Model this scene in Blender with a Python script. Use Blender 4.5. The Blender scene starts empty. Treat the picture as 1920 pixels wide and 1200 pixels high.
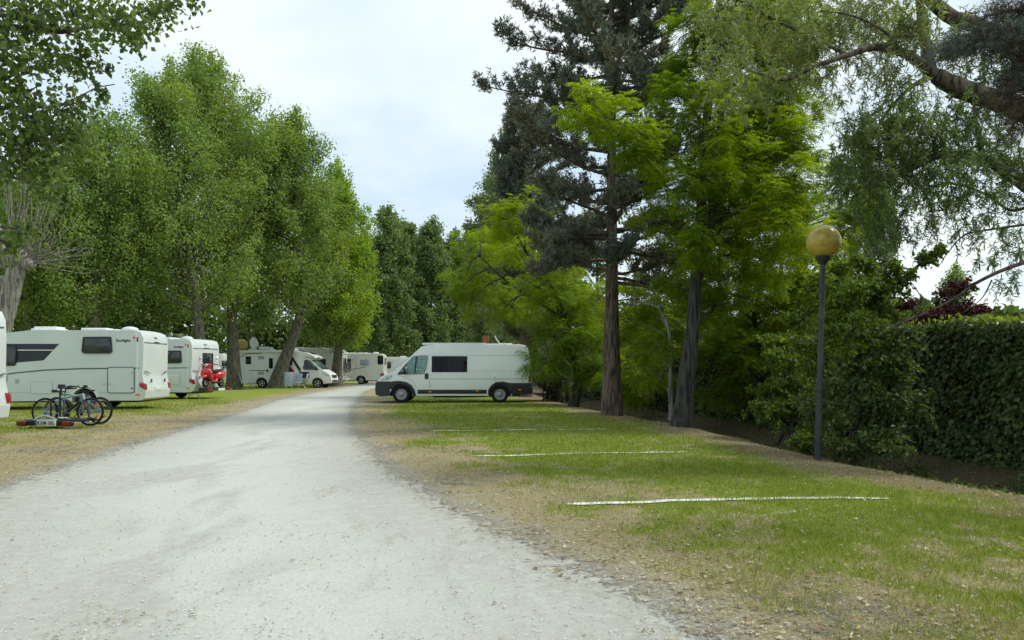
import bpy, bmesh, math, random
import numpy as np
from mathutils import Vector, Matrix

SC = bpy.context.scene
COL = SC.collection
R = math.radians
rng = np.random.default_rng(7)
random.seed(7)

# ------------------------------------------------------------------ camera, sky, sun, exposure
HZ, CH, FP = 688.0, 1.5, 1400.0           # horizon row, camera height, focal length in photo pixels
cam = bpy.data.cameras.new('camera'); camo = bpy.data.objects.new('camera', cam); COL.objects.link(camo)
camo.location = (0, 0, CH); camo.rotation_euler = (R(90), 0, 0)
cam.sensor_width = 36; cam.lens = FP / 1920 * 36; cam.shift_y = (HZ - 600) / 1920
cam.clip_start = 0.05; cam.clip_end = 3000
SC.camera = camo

SUN_EL, SUN_AZ = 54.0, 80.0               # azimuth clockwise from +Y (towards +X)
w = bpy.data.worlds.new('World'); SC.world = w; w.use_nodes = True
nt = w.node_tree; nt.nodes.clear(); N = nt.nodes.new; LK = nt.links.new
out = N('ShaderNodeOutputWorld'); bg = N('ShaderNodeBackground'); bg.inputs[1].default_value = 0.1
sky = N('ShaderNodeTexSky'); sky.sky_type = 'NISHITA'; sky.sun_disc = False
sky.sun_elevation = R(SUN_EL); sky.sun_rotation = R(SUN_AZ); sky.dust_density = 2.0
tc = N('ShaderNodeTexCoord'); sep = N('ShaderNodeSeparateXYZ'); LK(tc.outputs['Generated'], sep.inputs[0])
def wmath(op, a, b):
    m = N('ShaderNodeMath'); m.operation = op
    for i, v in enumerate((a, b)):
        if isinstance(v, (int, float)): m.inputs[i].default_value = v
        else: LK(v, m.inputs[i])
    return m.outputs[0]
zz = wmath('ADD', wmath('MAXIMUM', sep.outputs[2], 0.0), 0.28)
cx = wmath('DIVIDE', sep.outputs[0], zz); cy = wmath('DIVIDE', sep.outputs[1], zz)
cmb = N('ShaderNodeCombineXYZ'); LK(cx, cmb.inputs[0]); LK(cy, cmb.inputs[1]); cmb.inputs[2].default_value = 0.35
nz = N('ShaderNodeTexNoise'); nz.inputs['Scale'].default_value = 1.15; nz.inputs['Detail'].default_value = 5
nz.inputs['Roughness'].default_value = 0.52; nz.inputs['Distortion'].default_value = 0.25
LK(cmb.outputs[0], nz.inputs['Vector'])
rp = N('ShaderNodeValToRGB'); cr = rp.color_ramp
cr.elements[0].position = 0.41; cr.elements[0].color = (6.2, 7.7, 9.0, 1)
cr.elements[1].position = 0.58; cr.elements[1].color = (9.0, 9.8, 9.8, 1)
LK(nz.outputs['Fac'], rp.inputs[0])
mx = N('ShaderNodeMix'); mx.data_type = 'RGBA'; mx.inputs['Factor'].default_value = 0.86
LK(sky.outputs[0], mx.inputs[6]); LK(rp.outputs[0], mx.inputs[7])
LK(mx.outputs[2], bg.inputs[0]); LK(bg.outputs[0], out.inputs[0])

sl = bpy.data.lights.new('sun', 'SUN'); sl.energy = 2.4; sl.angle = R(12); sl.color = (1, 0.99, 0.91)
so = bpy.data.objects.new('sun', sl); COL.objects.link(so)
so.rotation_euler = (R(90 - SUN_EL), 0, R(-SUN_AZ + 180))
so.location = (10, 20, 40)

SC.view_settings.view_transform = 'Standard'; SC.view_settings.look = 'None'
SC.view_settings.exposure = 0.25; SC.view_settings.gamma = 1.0
cy_ = SC.cycles
cy_.max_bounces = 12; cy_.diffuse_bounces = 10; cy_.glossy_bounces = 2; cy_.transmission_bounces = 6; cy_.transparent_max_bounces = 8
cy_.caustics_reflective = False; cy_.caustics_refractive = False; cy_.sample_clamp_indirect = 6

# ------------------------------------------------------------------ helpers
def G(px, py):
    Y = CH * FP / (py - HZ); return ((px - 960) * Y / FP, Y)
def P3(px, py, Y):
    return np.array([(px - 960) * Y / FP, Y, CH - (py - HZ) * Y / FP])

def tag(o, label=None, cat=None, group=None, kind=None):
    if label: o['label'] = label
    if cat: o['category'] = cat
    if group: o['group'] = group
    if kind: o['kind'] = kind
    return o
def empty(name, loc, rz=0, label=None, cat=None, group=None):
    o = bpy.data.objects.new(name, None); COL.objects.link(o); o.empty_display_size = .3
    o.location = loc; o.rotation_euler = (0, 0, rz)
    return tag(o, label, cat, group)
def kids(o): return [c for c in bpy.data.objects if c.parent == o]
def copy_tree(o, parent=None):
    c = o.copy(); COL.objects.link(c); c.parent = parent
    for ch in kids(o): copy_tree(ch, c)
    return c

def hashn(ix, iy, s):
    h = (ix * 374761393 + iy * 668265263 + s * 144665) & 0x7fffffff
    h = ((h ^ (h >> 13)) * 1274126177) & 0x7fffffff
    return ((h ^ (h >> 16)) & 0xffff) / 65535.0
def vnoise(x, y, sc, s=0):
    x = np.asarray(x, float) * sc + 1000; y = np.asarray(y, float) * sc + 1000
    ix = np.floor(x).astype(np.int64); iy = np.floor(y).astype(np.int64)
    fx = x - ix; fy = y - iy; fx = fx * fx * (3 - 2 * fx); fy = fy * fy * (3 - 2 * fy)
    a = hashn(ix, iy, s); b = hashn(ix + 1, iy, s); c = hashn(ix, iy + 1, s); d = hashn(ix + 1, iy + 1, s)
    return a + (b - a) * fx + (c - a) * fy + (a - b - c + d) * fx * fy
def fbm(x, y, sc, s=0): return (vnoise(x, y, sc, s) * .55 + vnoise(x, y, sc * 2.1, s + 1) * .28 + vnoise(x, y, sc * 4.3, s + 2) * .17)
def sstep(a, b, x):
    t = np.clip((x - a) / (b - a), 0, 1); return t * t * (3 - 2 * t)

# ------------------------------------------------------------------ materials
def newmat(name):
    m = bpy.data.materials.new(name); m.use_nodes = True
    t = m.node_tree; t.nodes.clear()
    return m, t
class NT:
    def __init__(s, t): s.t = t
    def n(s, typ, **kw):
        o = s.t.nodes.new('ShaderNode' + typ)
        for k, v in kw.items(): setattr(o, k, v)
        return o
    def l(s, a, b): s.t.links.new(a, b)
    def put(s, v, sock):
        if hasattr(v, 'is_output'): s.l(v, sock)
        else:
            if isinstance(v, tuple) and len(v) == 3 and len(sock.default_value) == 4: v = v + (1,)
            sock.default_value = v
    def math(s, op, a, b=0.0, clamp=False):
        o = s.n('Math', operation=op, use_clamp=clamp); s.put(a, o.inputs[0]); s.put(b, o.inputs[1]); return o.outputs[0]
    def mix(s, f, a, b):
        o = s.n('Mix', data_type='RGBA'); s.put(f, o.inputs[0]); s.put(a, o.inputs[6]); s.put(b, o.inputs[7]); return o.outputs[2]
    def noise(s, vec, sc, det=3, rough=.55, dist=0.):
        o = s.n('TexNoise'); s.l(vec, o.inputs['Vector']); o.inputs['Scale'].default_value = sc
        o.inputs['Detail'].default_value = det; o.inputs['Roughness'].default_value = rough; o.inputs['Distortion'].default_value = dist
        return o.outputs['Fac']
    def rng(s, v, a, b, c=0., d=1.):
        o = s.n('MapRange', interpolation_type='SMOOTHSTEP'); s.put(v, o.inputs[0])
        for i, q in enumerate((a, b, c, d)): o.inputs[i + 1].default_value = q
        return o.outputs[0]
    def coord(s, which='Object', scale=None):
        c = s.n('TexCoord').outputs[which]
        if scale:
            m = s.n('Mapping'); s.l(c, m.inputs[0]); m.inputs['Scale'].default_value = scale; c = m.outputs[0]
        return c
    def pos(s): return s.n('NewGeometry').outputs['Position']
    def attr(s, name): return s.n('Attribute', attribute_name=name).outputs['Fac']
    def bump(s, h, strength, dist):
        b = s.n('Bump'); s.l(h, b.inputs['Height']); b.inputs['Strength'].default_value = strength; b.inputs['Distance'].default_value = dist
        return b.outputs[0]
    def bsdf(s, col, rough=.5, metal=0., spec=.5, normal=None, **kw):
        p = s.n('BsdfPrincipled'); s.put(col, p.inputs['Base Color']); s.put(rough, p.inputs['Roughness'])
        p.inputs['Metallic'].default_value = metal; p.inputs['Specular IOR Level'].default_value = spec
        if normal is not None: s.l(normal, p.inputs['Normal'])
        for k, v in kw.items(): s.put(v, p.inputs[k.replace('_', ' ')])
        return p.outputs[0]
    def out(s, sh):
        o = s.n('OutputMaterial'); s.l(sh, o.inputs[0])

def mat_plain(name, col, rough=.5, metal=0., spec=.5, var=.12, nscale=6., coat=0., bumpy=0.):
    m, t = newmat(name); q = NT(t); co = q.coord()
    nf = q.noise(co, nscale, 4)
    dark = tuple(c * (1 - var) for c in col)
    c = q.mix(q.rng(nf, .35, .65), dark, col)
    nrm = q.bump(q.noise(co, nscale * 14, 3), bumpy, .004) if bumpy else None
    q.out(q.bsdf(c, rough, metal, spec, nrm, Coat_Weight=coat))
    return m
def mat_leaf(name, c1, c2, c3, trans=.35, patch=.35, nsc=.7, rough=.5, spec=.35, tcol=None):
    m, t = newmat(name); q = NT(t)
    g = q.n('NewGeometry'); ri = g.outputs['Random Per Island']
    c = q.mix(q.rng(ri, 0, 1), c1, c2)
    nf = q.rng(q.noise(g.outputs['Position'], nsc, 2), .5, .72)
    ri2 = q.math('FRACT', q.math('MULTIPLY', ri, 17.31))
    c = q.mix(q.math('MULTIPLY', q.math('MULTIPLY', nf, q.rng(ri2, .15, .8)), patch), c, c3)
    p = q.bsdf(c, rough, 0, spec)
    tr = q.n('BsdfTranslucent')
    mm = q.n('Mix', data_type='RGBA', blend_type='MULTIPLY'); mm.inputs[0].default_value = 1
    q.l(c, mm.inputs[6]); mm.inputs[7].default_value = (tcol or (1.25, 1.25, .45)) + (1,)
    q.l(mm.outputs[2], tr.inputs[0])
    ms = q.n('MixShader'); ms.inputs[0].default_value = trans; q.l(p, ms.inputs[1]); q.l(tr.outputs[0], ms.inputs[2])
    q.out(ms.outputs[0]); return m
def mat_bark(name, c1, c2, vert=.16, sc=14., strength=.9, lich=None):
    m, t = newmat(name); q = NT(t)
    co = q.coord('Object', (1, 1, vert))
    n1 = q.noise(co, sc, 6, .65, .6); n2 = q.noise(q.coord(), 2.2, 3)
    c = q.mix(q.rng(n1, .36, .62), c1, c2)
    if lich: c = q.mix(q.math('MULTIPLY', q.rng(n2, .5, .7), .55), c, lich)
    q.out(q.bsdf(c, .9, 0, .2, q.bump(n1, strength, .03))); return m

M = {}
M['white'] = mat_plain('white_paint', (.80, .84, .82), .28, 0, .5, .05, 1.6, .25)
M['white2'] = mat_plain('white_gel_coat', (.77, .80, .78), .35, 0, .5, .06, 1.2, .1)
M['cream'] = mat_plain('cream_paint', (.70, .71, .62), .4, 0, .5, .06, 1.2, .1)
M['greyw'] = mat_plain('light_grey_panel', (.60, .66, .635), .42, 0, .45, .05, 1.)
M['roofw'] = mat_plain('roof_plastic', (.74, .77, .76), .5, 0, .4, .08, 3.)
M['trim'] = mat_plain('dark_grey_plastic', (.028, .032, .038), .55, 0, .4, .25, 9)
M['black'] = mat_plain('black_plastic', (.012, .013, .015), .4, 0, .5, .25, 9)
M['line'] = mat_plain('panel_gap', (.22, .24, .24), .6, 0, .3, .1, 6)
M['softline'] = mat_plain('pressed_panel_line', (.40, .43, .425), .5, 0, .3, .1, 6)
M['glass'] = mat_plain('dark_window_glass', (.004, .005, .006), .08, 0, .22, .2, 3)
M['glass2'] = mat_plain('tinted_window_glass', (.035, .045, .045), .06, 0, .6, .5, 2.5)
M['screen'] = mat_plain('windscreen_glass', (.10, .16, .15), .05, 0, .7, .5, 2.)
M['bluewin'] = mat_plain('pale_blue_window', (.32, .38, .50), .15, 0, .5, .2, 3)  # pale blue window pane colour, slightly mottled
M['navy'] = mat_plain('navy_decal', (.012, .016, .03), .35, 0, .5, .1, 5)
M['stripe'] = mat_plain('grey_green_stripe', (.07, .10, .11), .4, 0, .5, .1, 5)
M['tyre'] = mat_plain('rubber', (.016, .016, .017), .85, 0, .25, .3, 20, 0, .4)
M['steel'] = mat_plain('wheel_steel', (.34, .35, .36), .42, .55, .5, .2, 12)
M['alu'] = mat_plain('bare_aluminium', (.62, .64, .65), .32, .85, .5, .12, 9)
M['red'] = mat_plain('red_paint', (.62, .008, .022), .16, 0, .6, .1, 3, .8)
M['redlens'] = mat_plain('red_lamp_lens', (.36, .008, .014), .12, 0, .6, .35, 22, .5)
M['redgraph'] = mat_plain('red_decal', (.42, .015, .02), .4, 0, .5, .1, 5)
M['amber'] = mat_plain('amber_lens', (.75, .20, .012), .2, 0, .6, .2, 20, .4)
M['lamp'] = mat_plain('headlamp_lens', (.52, .56, .57), .08, .3, .7, .45, 18, .5)
M['chrome'] = mat_plain('chrome', (.75, .77, .78), .12, 1., .5, .05, 9)
M['mint'] = mat_plain('mint_bike_paint', (.34, .47, .45), .35, 0, .5, .15, 9, .3)
M['blued'] = mat_plain('blue_plastic', (.03, .12, .38), .4, 0, .5, .1, 9)
M['plate'] = mat_plain('number_plate_white', (.70, .72, .72), .4, 0, .5, .04, 9)
M['seat'] = mat_plain('dark_grey_vinyl', (.045, .05, .052), .55, 0, .4, .15, 9)
M['chairc'] = mat_plain('pale_blue_fabric', (.42, .48, .60), .8, 0, .3, .15, 9)
M['pole'] = mat_plain('grey_green_painted_pole', (.045, .058, .055), .5, 0, .3, .35, 5, 0, .2)
M['terra'] = mat_plain('terracotta', (.36, .15, .08), .8, 0, .3, .3, 3)
M['plaster'] = mat_plain('cream_plaster', (.62, .55, .45), .85, 0, .3, .1, 2)
# crinkled silver sunscreen behind the cab door glass
m, t = newmat('silver_sunscreen'); q = NT(t); co = q.coord()
v = q.n('TexVoronoi'); q.l(co, v.inputs['Vector']); v.inputs['Scale'].default_value = 26
c = q.mix(q.rng(v.outputs['Distance'], .05, .5), (.60, .78, .76), (.10, .20, .18))
q.out(q.bsdf(c, .12, .35, .6, q.bump(v.outputs['Distance'], .6, .02))); M['silver'] = m
# yellowed globe
m, t = newmat('yellowed_opal_globe'); q = NT(t); co = q.coord()
sepz = q.n('SeparateXYZ'); q.l(co, sepz.inputs[0])
n1 = q.noise(q.coord('Object', (1, 1, 3.2)), 3.2, 5, .6, .8)
c = q.mix(q.rng(n1, .38, .68), (.50, .36, .05), (.64, .54, .17))
c = q.mix(q.math('MULTIPLY', q.rng(q.noise(co, 9, 4), .55, .75), .5), c, (.24, .17, .04))
tr = q.n('BsdfTranslucent'); q.l(c, tr.inputs[0]); ms = q.n('MixShader'); ms.inputs[0].default_value = .25
q.l(q.bsdf(c, .3, 0, .5, Coat_Weight=.3), ms.inputs[1]); q.l(tr.outputs[0], ms.inputs[2]); q.out(ms.outputs[0]); M['globe'] = m

M['bark_pop'] = mat_bark('poplar_bark', (.035, .032, .026), (.19, .175, .145), lich=(.12, .13, .07))
M['bark_con'] = mat_bark('conifer_bark', (.04, .029, .023), (.185, .135, .108), .12, 16)
M['bark_rob'] = mat_bark('furrowed_bark', (.015, .014, .012), (.075, .072, .062), .1, 12, 1., (.05, .06, .04))
M['bark_wil'] = mat_bark('willow_bark', (.03, .025, .02), (.15, .125, .10), .3, 10, 1.)
M['bark_pol'] = mat_bark('pale_pollard_bark', (.09, .085, .075), (.36, .33, .29), .1, 12)
M['twig'] = mat_bark('bare_shoot_bark', (.16, .13, .09), (.34, .29, .21), .3, 10, .3)
M['l_pop'] = mat_leaf('poplar_leaf', (.155, .24, .062), (.295, .41, .135), (.38, .43, .065), .48, .6, .35)
M['l_popy'] = mat_leaf('yellowing_poplar_leaf', (.19, .30, .03), (.34, .48, .08), (.60, .62, .04), .5, .95, .32)
M['l_popd'] = mat_leaf('far_poplar_leaf', (.12, .19, .075), (.21, .30, .115), (.24, .31, .09), .4, .5, .2)
M['l_poppale'] = mat_leaf('pale_poplar_leaf', (.14, .20, .10), (.27, .35, .18), (.27, .33, .11), .4, .5, .3)
M['l_near'] = mat_leaf('near_poplar_leaf', (.065, .115, .035), (.165, .24, .065), (.30, .34, .025), .48, .6, 1.4)
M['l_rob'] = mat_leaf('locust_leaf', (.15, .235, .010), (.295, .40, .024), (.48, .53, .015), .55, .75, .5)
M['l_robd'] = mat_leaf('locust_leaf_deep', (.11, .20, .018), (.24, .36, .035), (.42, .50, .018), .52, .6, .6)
M['l_con'] = mat_leaf('cypress_foliage', (.095, .115, .105), (.20, .235, .215), (.21, .165, .13), .25, .8, .9, .6, .25)
M['l_cong'] = mat_leaf('grey_cypress_foliage', (.12, .13, .108), (.24, .245, .21), (.20, .15, .11), .25, .8, 1.0, .6, .25)
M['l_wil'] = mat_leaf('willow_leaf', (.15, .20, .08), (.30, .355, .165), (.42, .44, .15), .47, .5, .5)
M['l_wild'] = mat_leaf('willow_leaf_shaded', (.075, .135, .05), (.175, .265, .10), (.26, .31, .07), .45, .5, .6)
M['l_shrub'] = mat_leaf('shrub_leaf', (.06, .115, .016), (.155, .235, .034), (.32, .39, .02), .45, .7, .8)
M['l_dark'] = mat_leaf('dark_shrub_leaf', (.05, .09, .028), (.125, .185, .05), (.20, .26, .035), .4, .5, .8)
M['l_hedge'] = mat_leaf('hedge_leaf', (.045, .075, .026), (.13, .185, .055), (.20, .26, .03), .32, .6, 1.2, .4, .45)
M['l_top'] = mat_leaf('hedge_new_shoot', (.17, .24, .03), (.28, .36, .05), (.34, .38, .03), .5, .4, 1.)
M['l_plum'] = mat_leaf('purple_plum_leaf', (.03, .008, .012), (.085, .02, .026), (.14, .03, .02), .35, .5, 1., tcol=(1.3, .7, .6))
M['l_red'] = mat_leaf('red_flower', (.45, .03, .02), (.6, .06, .03), (.5, .1, .03), .3, .5, 1., tcol=(1.2, .5, .4))
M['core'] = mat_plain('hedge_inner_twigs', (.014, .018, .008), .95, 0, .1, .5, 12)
# ------------------------------------------------------------------ mesh builders
def link(name, me, mat, parent=None):
    o = bpy.data.objects.new(name, me); COL.objects.link(o)
    if mat is not None: me.materials.append(mat)
    if parent is not None: o.parent = parent
    return o
def finish(bm, name, mat, parent=None, bevel=0., ang=50, seg=2):
    bmesh.ops.recalc_face_normals(bm, faces=bm.faces[:])
    if bevel > 0:
        es = [e for e in bm.edges if len(e.link_faces) == 2 and e.calc_face_angle(0) > R(32)]
        if es: bmesh.ops.bevel(bm, geom=es, offset=bevel, segments=seg, profile=.5, affect='EDGES', clamp_overlap=True)
    me = bpy.data.meshes.new(name); bm.to_mesh(me); bm.free()
    me.shade_smooth(); me.set_sharp_from_angle(angle=R(ang))
    return link(name, me, mat, parent)

class MB:
    def __init__(s): s.v = []; s.f = []
    def add(s, vs, fs):
        b = len(s.v); s.v += [tuple(p) for p in vs]; s.f += [tuple(i + b for i in f) for f in fs]; return s
    def box(s, c, d, rot=None):
        vs = []
        for x in (-.5, .5):
            for y in (-.5, .5):
                for z in (-.5, .5):
                    p = Vector((x * d[0], y * d[1], z * d[2]))
                    if rot is not None: p = rot @ p
                    vs.append((p.x + c[0], p.y + c[1], p.z + c[2]))
        return s.add(vs, [(0, 1, 3, 2), (4, 6, 7, 5), (0, 4, 5, 1), (2, 3, 7, 6), (0, 2, 6, 4), (1, 5, 7, 3)])
    def tube(s, pts, rad, n=8, caps=True, wob=0., closed=False):
        pts = [Vector(p) for p in pts]; k = len(pts)
        if isinstance(rad, (int, float)): rad = [rad] * k
        up = None; vs = []
        for i, p in enumerate(pts):
            a = pts[(i - 1) % k] if (i > 0 or closed) else p; b = pts[(i + 1) % k] if (i < k - 1 or closed) else p
            t = (b - a)
            t = t.normalized() if t.length > 1e-9 else Vector((0, 0, 1))
            if up is None:
                up = Vector((0, 0, 1)) if abs(t.z) < .9 else Vector((1, 0, 0))
            up = (up - t * up.dot(t))
            if up.length < 1e-6: up = t.orthogonal()
            up.normalize(); sd = t.cross(up)
            for j in range(n):
                an = 2 * math.pi * j / n; r = rad[i] * (1 + (wob * (random.random() - .5) if wob else 0))
                vs.append(p + (up * math.cos(an) + sd * math.sin(an)) * r)
        fs = []
        for i in range(k if closed else k - 1):
            i2 = (i + 1) % k
            for j in range(n):
                j2 = (j + 1) % n; fs.append((i * n + j, i2 * n + j, i2 * n + j2, i * n + j2))
        if caps and not closed: fs += [tuple(range(n)), tuple(range((k - 1) * n, k * n))[::-1]]
        return s.add(vs, fs)
    def lathe(s, prof, o=(0, 0, 0), axis='z', n=24):
        vs = []
        for r, a in prof:
            for j in range(n):
                t = 2 * math.pi * j / n; c, d = r * math.cos(t), r * math.sin(t)
                p = (c, d, a) if axis == 'z' else ((c, a, d) if axis == 'y' else (a, c, d))
                vs.append((p[0] + o[0], p[1] + o[1], p[2] + o[2]))
        fs = []
        for i in range(len(prof) - 1):
            for j in range(n):
                j2 = (j + 1) % n; fs.append((i * n + j, i * n + j2, (i + 1) * n + j2, (i + 1) * n + j))
        fs += [tuple(range(n)), tuple(range((len(prof) - 1) * n, len(prof) * n))]
        return s.add(vs, fs)
    def ball(s, c, r, sc=(1, 1, 1), nu=16, nv=10):
        prof = [(max(1e-4, math.sin(math.pi * i / nv)) * r, -math.cos(math.pi * i / nv) * r) for i in range(nv + 1)]
        b = len(s.v); s.lathe(prof, (0, 0, 0), 'z', nu)
        for i in range(b, len(s.v)):
            p = s.v[i]; s.v[i] = (p[0] * sc[0] + c[0], p[1] * sc[1] + c[1], p[2] * sc[2] + c[2])
        return s
    def torus(s, c, axis, Rr, r, n=28, m=8):
        pts = []
        for i in range(n):
            t = 2 * math.pi * i / n; a, b = Rr * math.cos(t), Rr * math.sin(t)
            p = (a, 0, b) if axis == 'y' else ((0, a, b) if axis == 'x' else (a, b, 0))
            pts.append((c[0] + p[0], c[1] + p[1], c[2] + p[2]))
        return s.tube(pts, r, m, closed=True)
    def prism(s, poly, y0, y1):
        n = len(poly); vs = [(x, y0, z) for x, z in poly] + [(x, y1, z) for x, z in poly]
        fs = [tuple(range(n))[::-1], tuple(range(n, 2 * n))] + [(i, (i + 1) % n, n + (i + 1) % n, n + i) for i in range(n)]
        return s.add(vs, fs)
    def rotate(s, mat, start=0):
        for i in range(start, len(s.v)): s.v[i] = tuple(mat @ Vector(s.v[i]))
        return s
    def build(s, name, mat, parent=None, bevel=0., ang=50):
        me = bpy.data.meshes.new(name); me.from_pydata(s.v, [], s.f)
        bm = bmesh.new(); bm.from_mesh(me); bpy.data.meshes.remove(me)
        return finish(bm, name, mat, parent, bevel, ang)

def rounded(poly, r, n=4):
    out = []; k = len(poly)
    for i in range(k):
        p = Vector(poly[i]); a = Vector(poly[i - 1]); b = Vector(poly[(i + 1) % k])
        d = min(r, (a - p).length * .45, (b - p).length * .45)
        p0 = p + (a - p).normalized() * d; p1 = p + (b - p).normalized() * d
        for j in range(n + 1):
            t = j / n; q = p0 * (1 - t) ** 2 + p * 2 * t * (1 - t) + p1 * t * t; out.append((q.x, q.y))
    return out
def rect(x0, x1, z0, z1): return [(x0, z0), (x1, z0), (x1, z1), (x0, z1)]
def arch(cx, cz, r, n=9):      # from +x foot to -x foot
    return [(cx + r * math.cos(t), cz + r * math.sin(t)) for t in np.linspace(R(-8), R(188), n)]

def cuts(bm, axis, vals):
    no = [(1, 0, 0), (0, 1, 0), (0, 0, 1)][axis]
    for v in vals:
        co = [0, 0, 0]; co[axis] = v
        bmesh.ops.bisect_plane(bm, geom=bm.verts[:] + bm.edges[:] + bm.faces[:], plane_co=co, plane_no=no)
def shell(name, outline, yfun, mat, parent, zc=(), xc=(), bevel=.04, crown=0., seg=2):
    bm = bmesh.new()
    A = [bm.verts.new((x, -1, z)) for x, z in outline]; B = [bm.verts.new((x, 1, z)) for x, z in outline]
    n = len(outline); bm.faces.new(A); bm.faces.new(B[::-1])
    for i in range(n): bm.faces.new((A[i], B[i], B[(i + 1) % n], A[(i + 1) % n]))
    cuts(bm, 2, zc); cuts(bm, 0, xc); cuts(bm, 1, (-.82, -.4, .4, .82))
    zmid = max(z for x, z in outline) * .6
    for v in bm.verts:
        yn = v.co.y; v.co.y = yn * yfun(v.co.x, v.co.z)
        if crown and v.co.z > zmid: v.co.z += crown * (1 - yn * yn)
    return finish(bm, name, mat, parent, bevel, 40, seg)
def panel(name, outline, yfun, side, mat, parent, off=.008, inn=.02, bevel=0., zc=(), xc=()):
    if isinstance(outline, Strip):
        P = []
        for a, b in zip(outline[:-1], outline[1:]):
            k = max(1, int(math.dist(a, b) / .12)); P += [Vector(a).lerp(Vector(b), i / k) for i in range(k)]
        P.append(Vector(outline[-1])); vs = []; h = outline.wd * .5
        for i, p in enumerate(P):
            t = (P[min(i + 1, len(P) - 1)] - P[max(i - 1, 0)]).normalized(); q = Vector((-t.y, t.x)) * h
            for w_, o_ in ((q, off), (-q, off), (-q, -inn), (q, -inn)):
                c = p + w_; vs.append((c.x, side * (yfun(c.x, c.y) + o_), c.y))
        fs = [(4 * i + j, 4 * i + (j + 1) % 4, 4 * i + 4 + (j + 1) % 4, 4 * i + 4 + j) for i in range(len(P) - 1) for j in range(4)]
        n = 4 * len(P); fs += [(0, 1, 2, 3), (n - 1, n - 2, n - 3, n - 4)]
        return MB().add(vs, fs).build(name, mat, parent, 0, 40)
    bm = bmesh.new()
    A = [bm.verts.new((x, 0, z)) for x, z in outline]; B = [bm.verts.new((x, 1, z)) for x, z in outline]
    n = len(outline); bm.faces.new(A); bm.faces.new(B[::-1])
    for i in range(n): bm.faces.new((A[i], B[i], B[(i + 1) % n], A[(i + 1) % n]))
    cuts(bm, 2, zc); cuts(bm, 0, xc)
    for v in bm.verts:
        v.co.y = side * (yfun(v.co.x, v.co.z) + (off if v.co.y > .5 else -inn))
    return finish(bm, name, mat, parent, bevel, 40)
class Strip(list): wd = 0.
def strip(pts, wd):            # a thin band along a polyline in (x, z)
    o = Strip(pts); o.wd = wd; return o
def strip_poly(pts, wd):
    P = [Vector(p) for p in pts]; L = []; Rr = []
    for i, p in enumerate(P):
        t = (P[min(i + 1, len(P) - 1)] - P[max(i - 1, 0)]).normalized(); nrm = Vector((-t.y, t.x)) * wd * .5
        L.append(p + nrm); Rr.append(p - nrm)
    return [(q.x, q.y) for q in L] + [(q.x, q.y) for q in Rr[::-1]]
def lettering(text, size, mat, parent, matrix, name='lettering', shear=0., wx=1., bold=.0, spc=1.):
    cu = bpy.data.curves.new('lettering', 'FONT'); cu.body = text; cu.size = size; cu.extrude = .003; cu.shear = shear; cu.offset = bold; cu.space_character = spc
    o = bpy.data.objects.new('lettering', cu); COL.objects.link(o)
    bpy.context.view_layer.update()
    me = bpy.data.meshes.new_from_object(o.evaluated_get(bpy.context.evaluated_depsgraph_get()))
    bpy.data.objects.remove(o); bpy.data.curves.remove(cu)
    me.transform(Matrix.Diagonal((wx, 1, 1, 1))); me.transform(matrix); me.materials.clear()
    return link(name, me, mat, parent)
def face_matrix(o, right, up):
    r = Vector(right).normalized(); u = Vector(up).normalized(); n = r.cross(u)
    return Matrix(((r.x, u.x, n.x, o[0]), (r.y, u.y, n.y, o[1]), (r.z, u.z, n.z, o[2]), (0, 0, 0, 1)))

# ------------------------------------------------------------------ ground shape
LE = np.array([(-5, -1.5), (0, -2.2), (4, -3.4), (9, -6.2), (11.5, -6.7), (15.7, -7.4), (21.6, -8.3), (35, -10.75), (44.7, -11.6), (51, -12), (60, -12.5), (75, -13.5), (110, -15)])
RE = np.array([(-5, 3), (0, 2.1), (4.1, 1.0), (5.1, .69), (6.1, .17), (8, -.74), (11.5, -2.1), (18.75, -4.15), (27.3, -5.95), (44.7, -8.9), (52, -9.6), (60, -8.8), (75, -8.5), (110, -9)])
DE = np.array([(-6, 8.0), (4, 7.2), (9.25, 6.35), (10.9, 5.8), (12.35, 5.35), (16, 5.1), (19.6, 4.75), (23.3, 3.7), (29, 2.7), (37, 1.5), (50, .6), (70, 0), (110, 0)])   # ditch edge: (y, x)
def road_d(x, y): return np.maximum(np.interp(y, LE[:, 0], LE[:, 1]) - x, x - np.interp(y, RE[:, 0], RE[:, 1]))
def ditch_s(x, y): return x - np.interp(y, DE[:, 0], DE[:, 1]) + (vnoise(x, y, .8, 31) - .5) * .35
def ground_z(x, y):
    x = np.asarray(x, float); y = np.asarray(y, float)
    s = ditch_s(x, y); d = road_d(x, y)
    deep = np.interp(y, [0, 9, 14, 30, 50, 70], [.95, .95, .85, .75, .45, .0])
    prof = np.interp(s, [-1.2, -.3, .1, .5, 1.1, 1.7, 3.1, 4.5], [0, -.03, -.12, -.35, -.62, -.65, -.16, -.05])
    z = prof * deep
    z = z + (fbm(x, y, .35, 5) - .5) * .05 * sstep(.2, 1.5, d) + (fbm(x, y, 2.2, 8) - .5) * .016 * sstep(.3, 1.2, d)
    return np.where(y > 100, z * 0, z)
def gz(x, y): return float(ground_z(np.array([x]), np.array([y]))[0])
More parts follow.
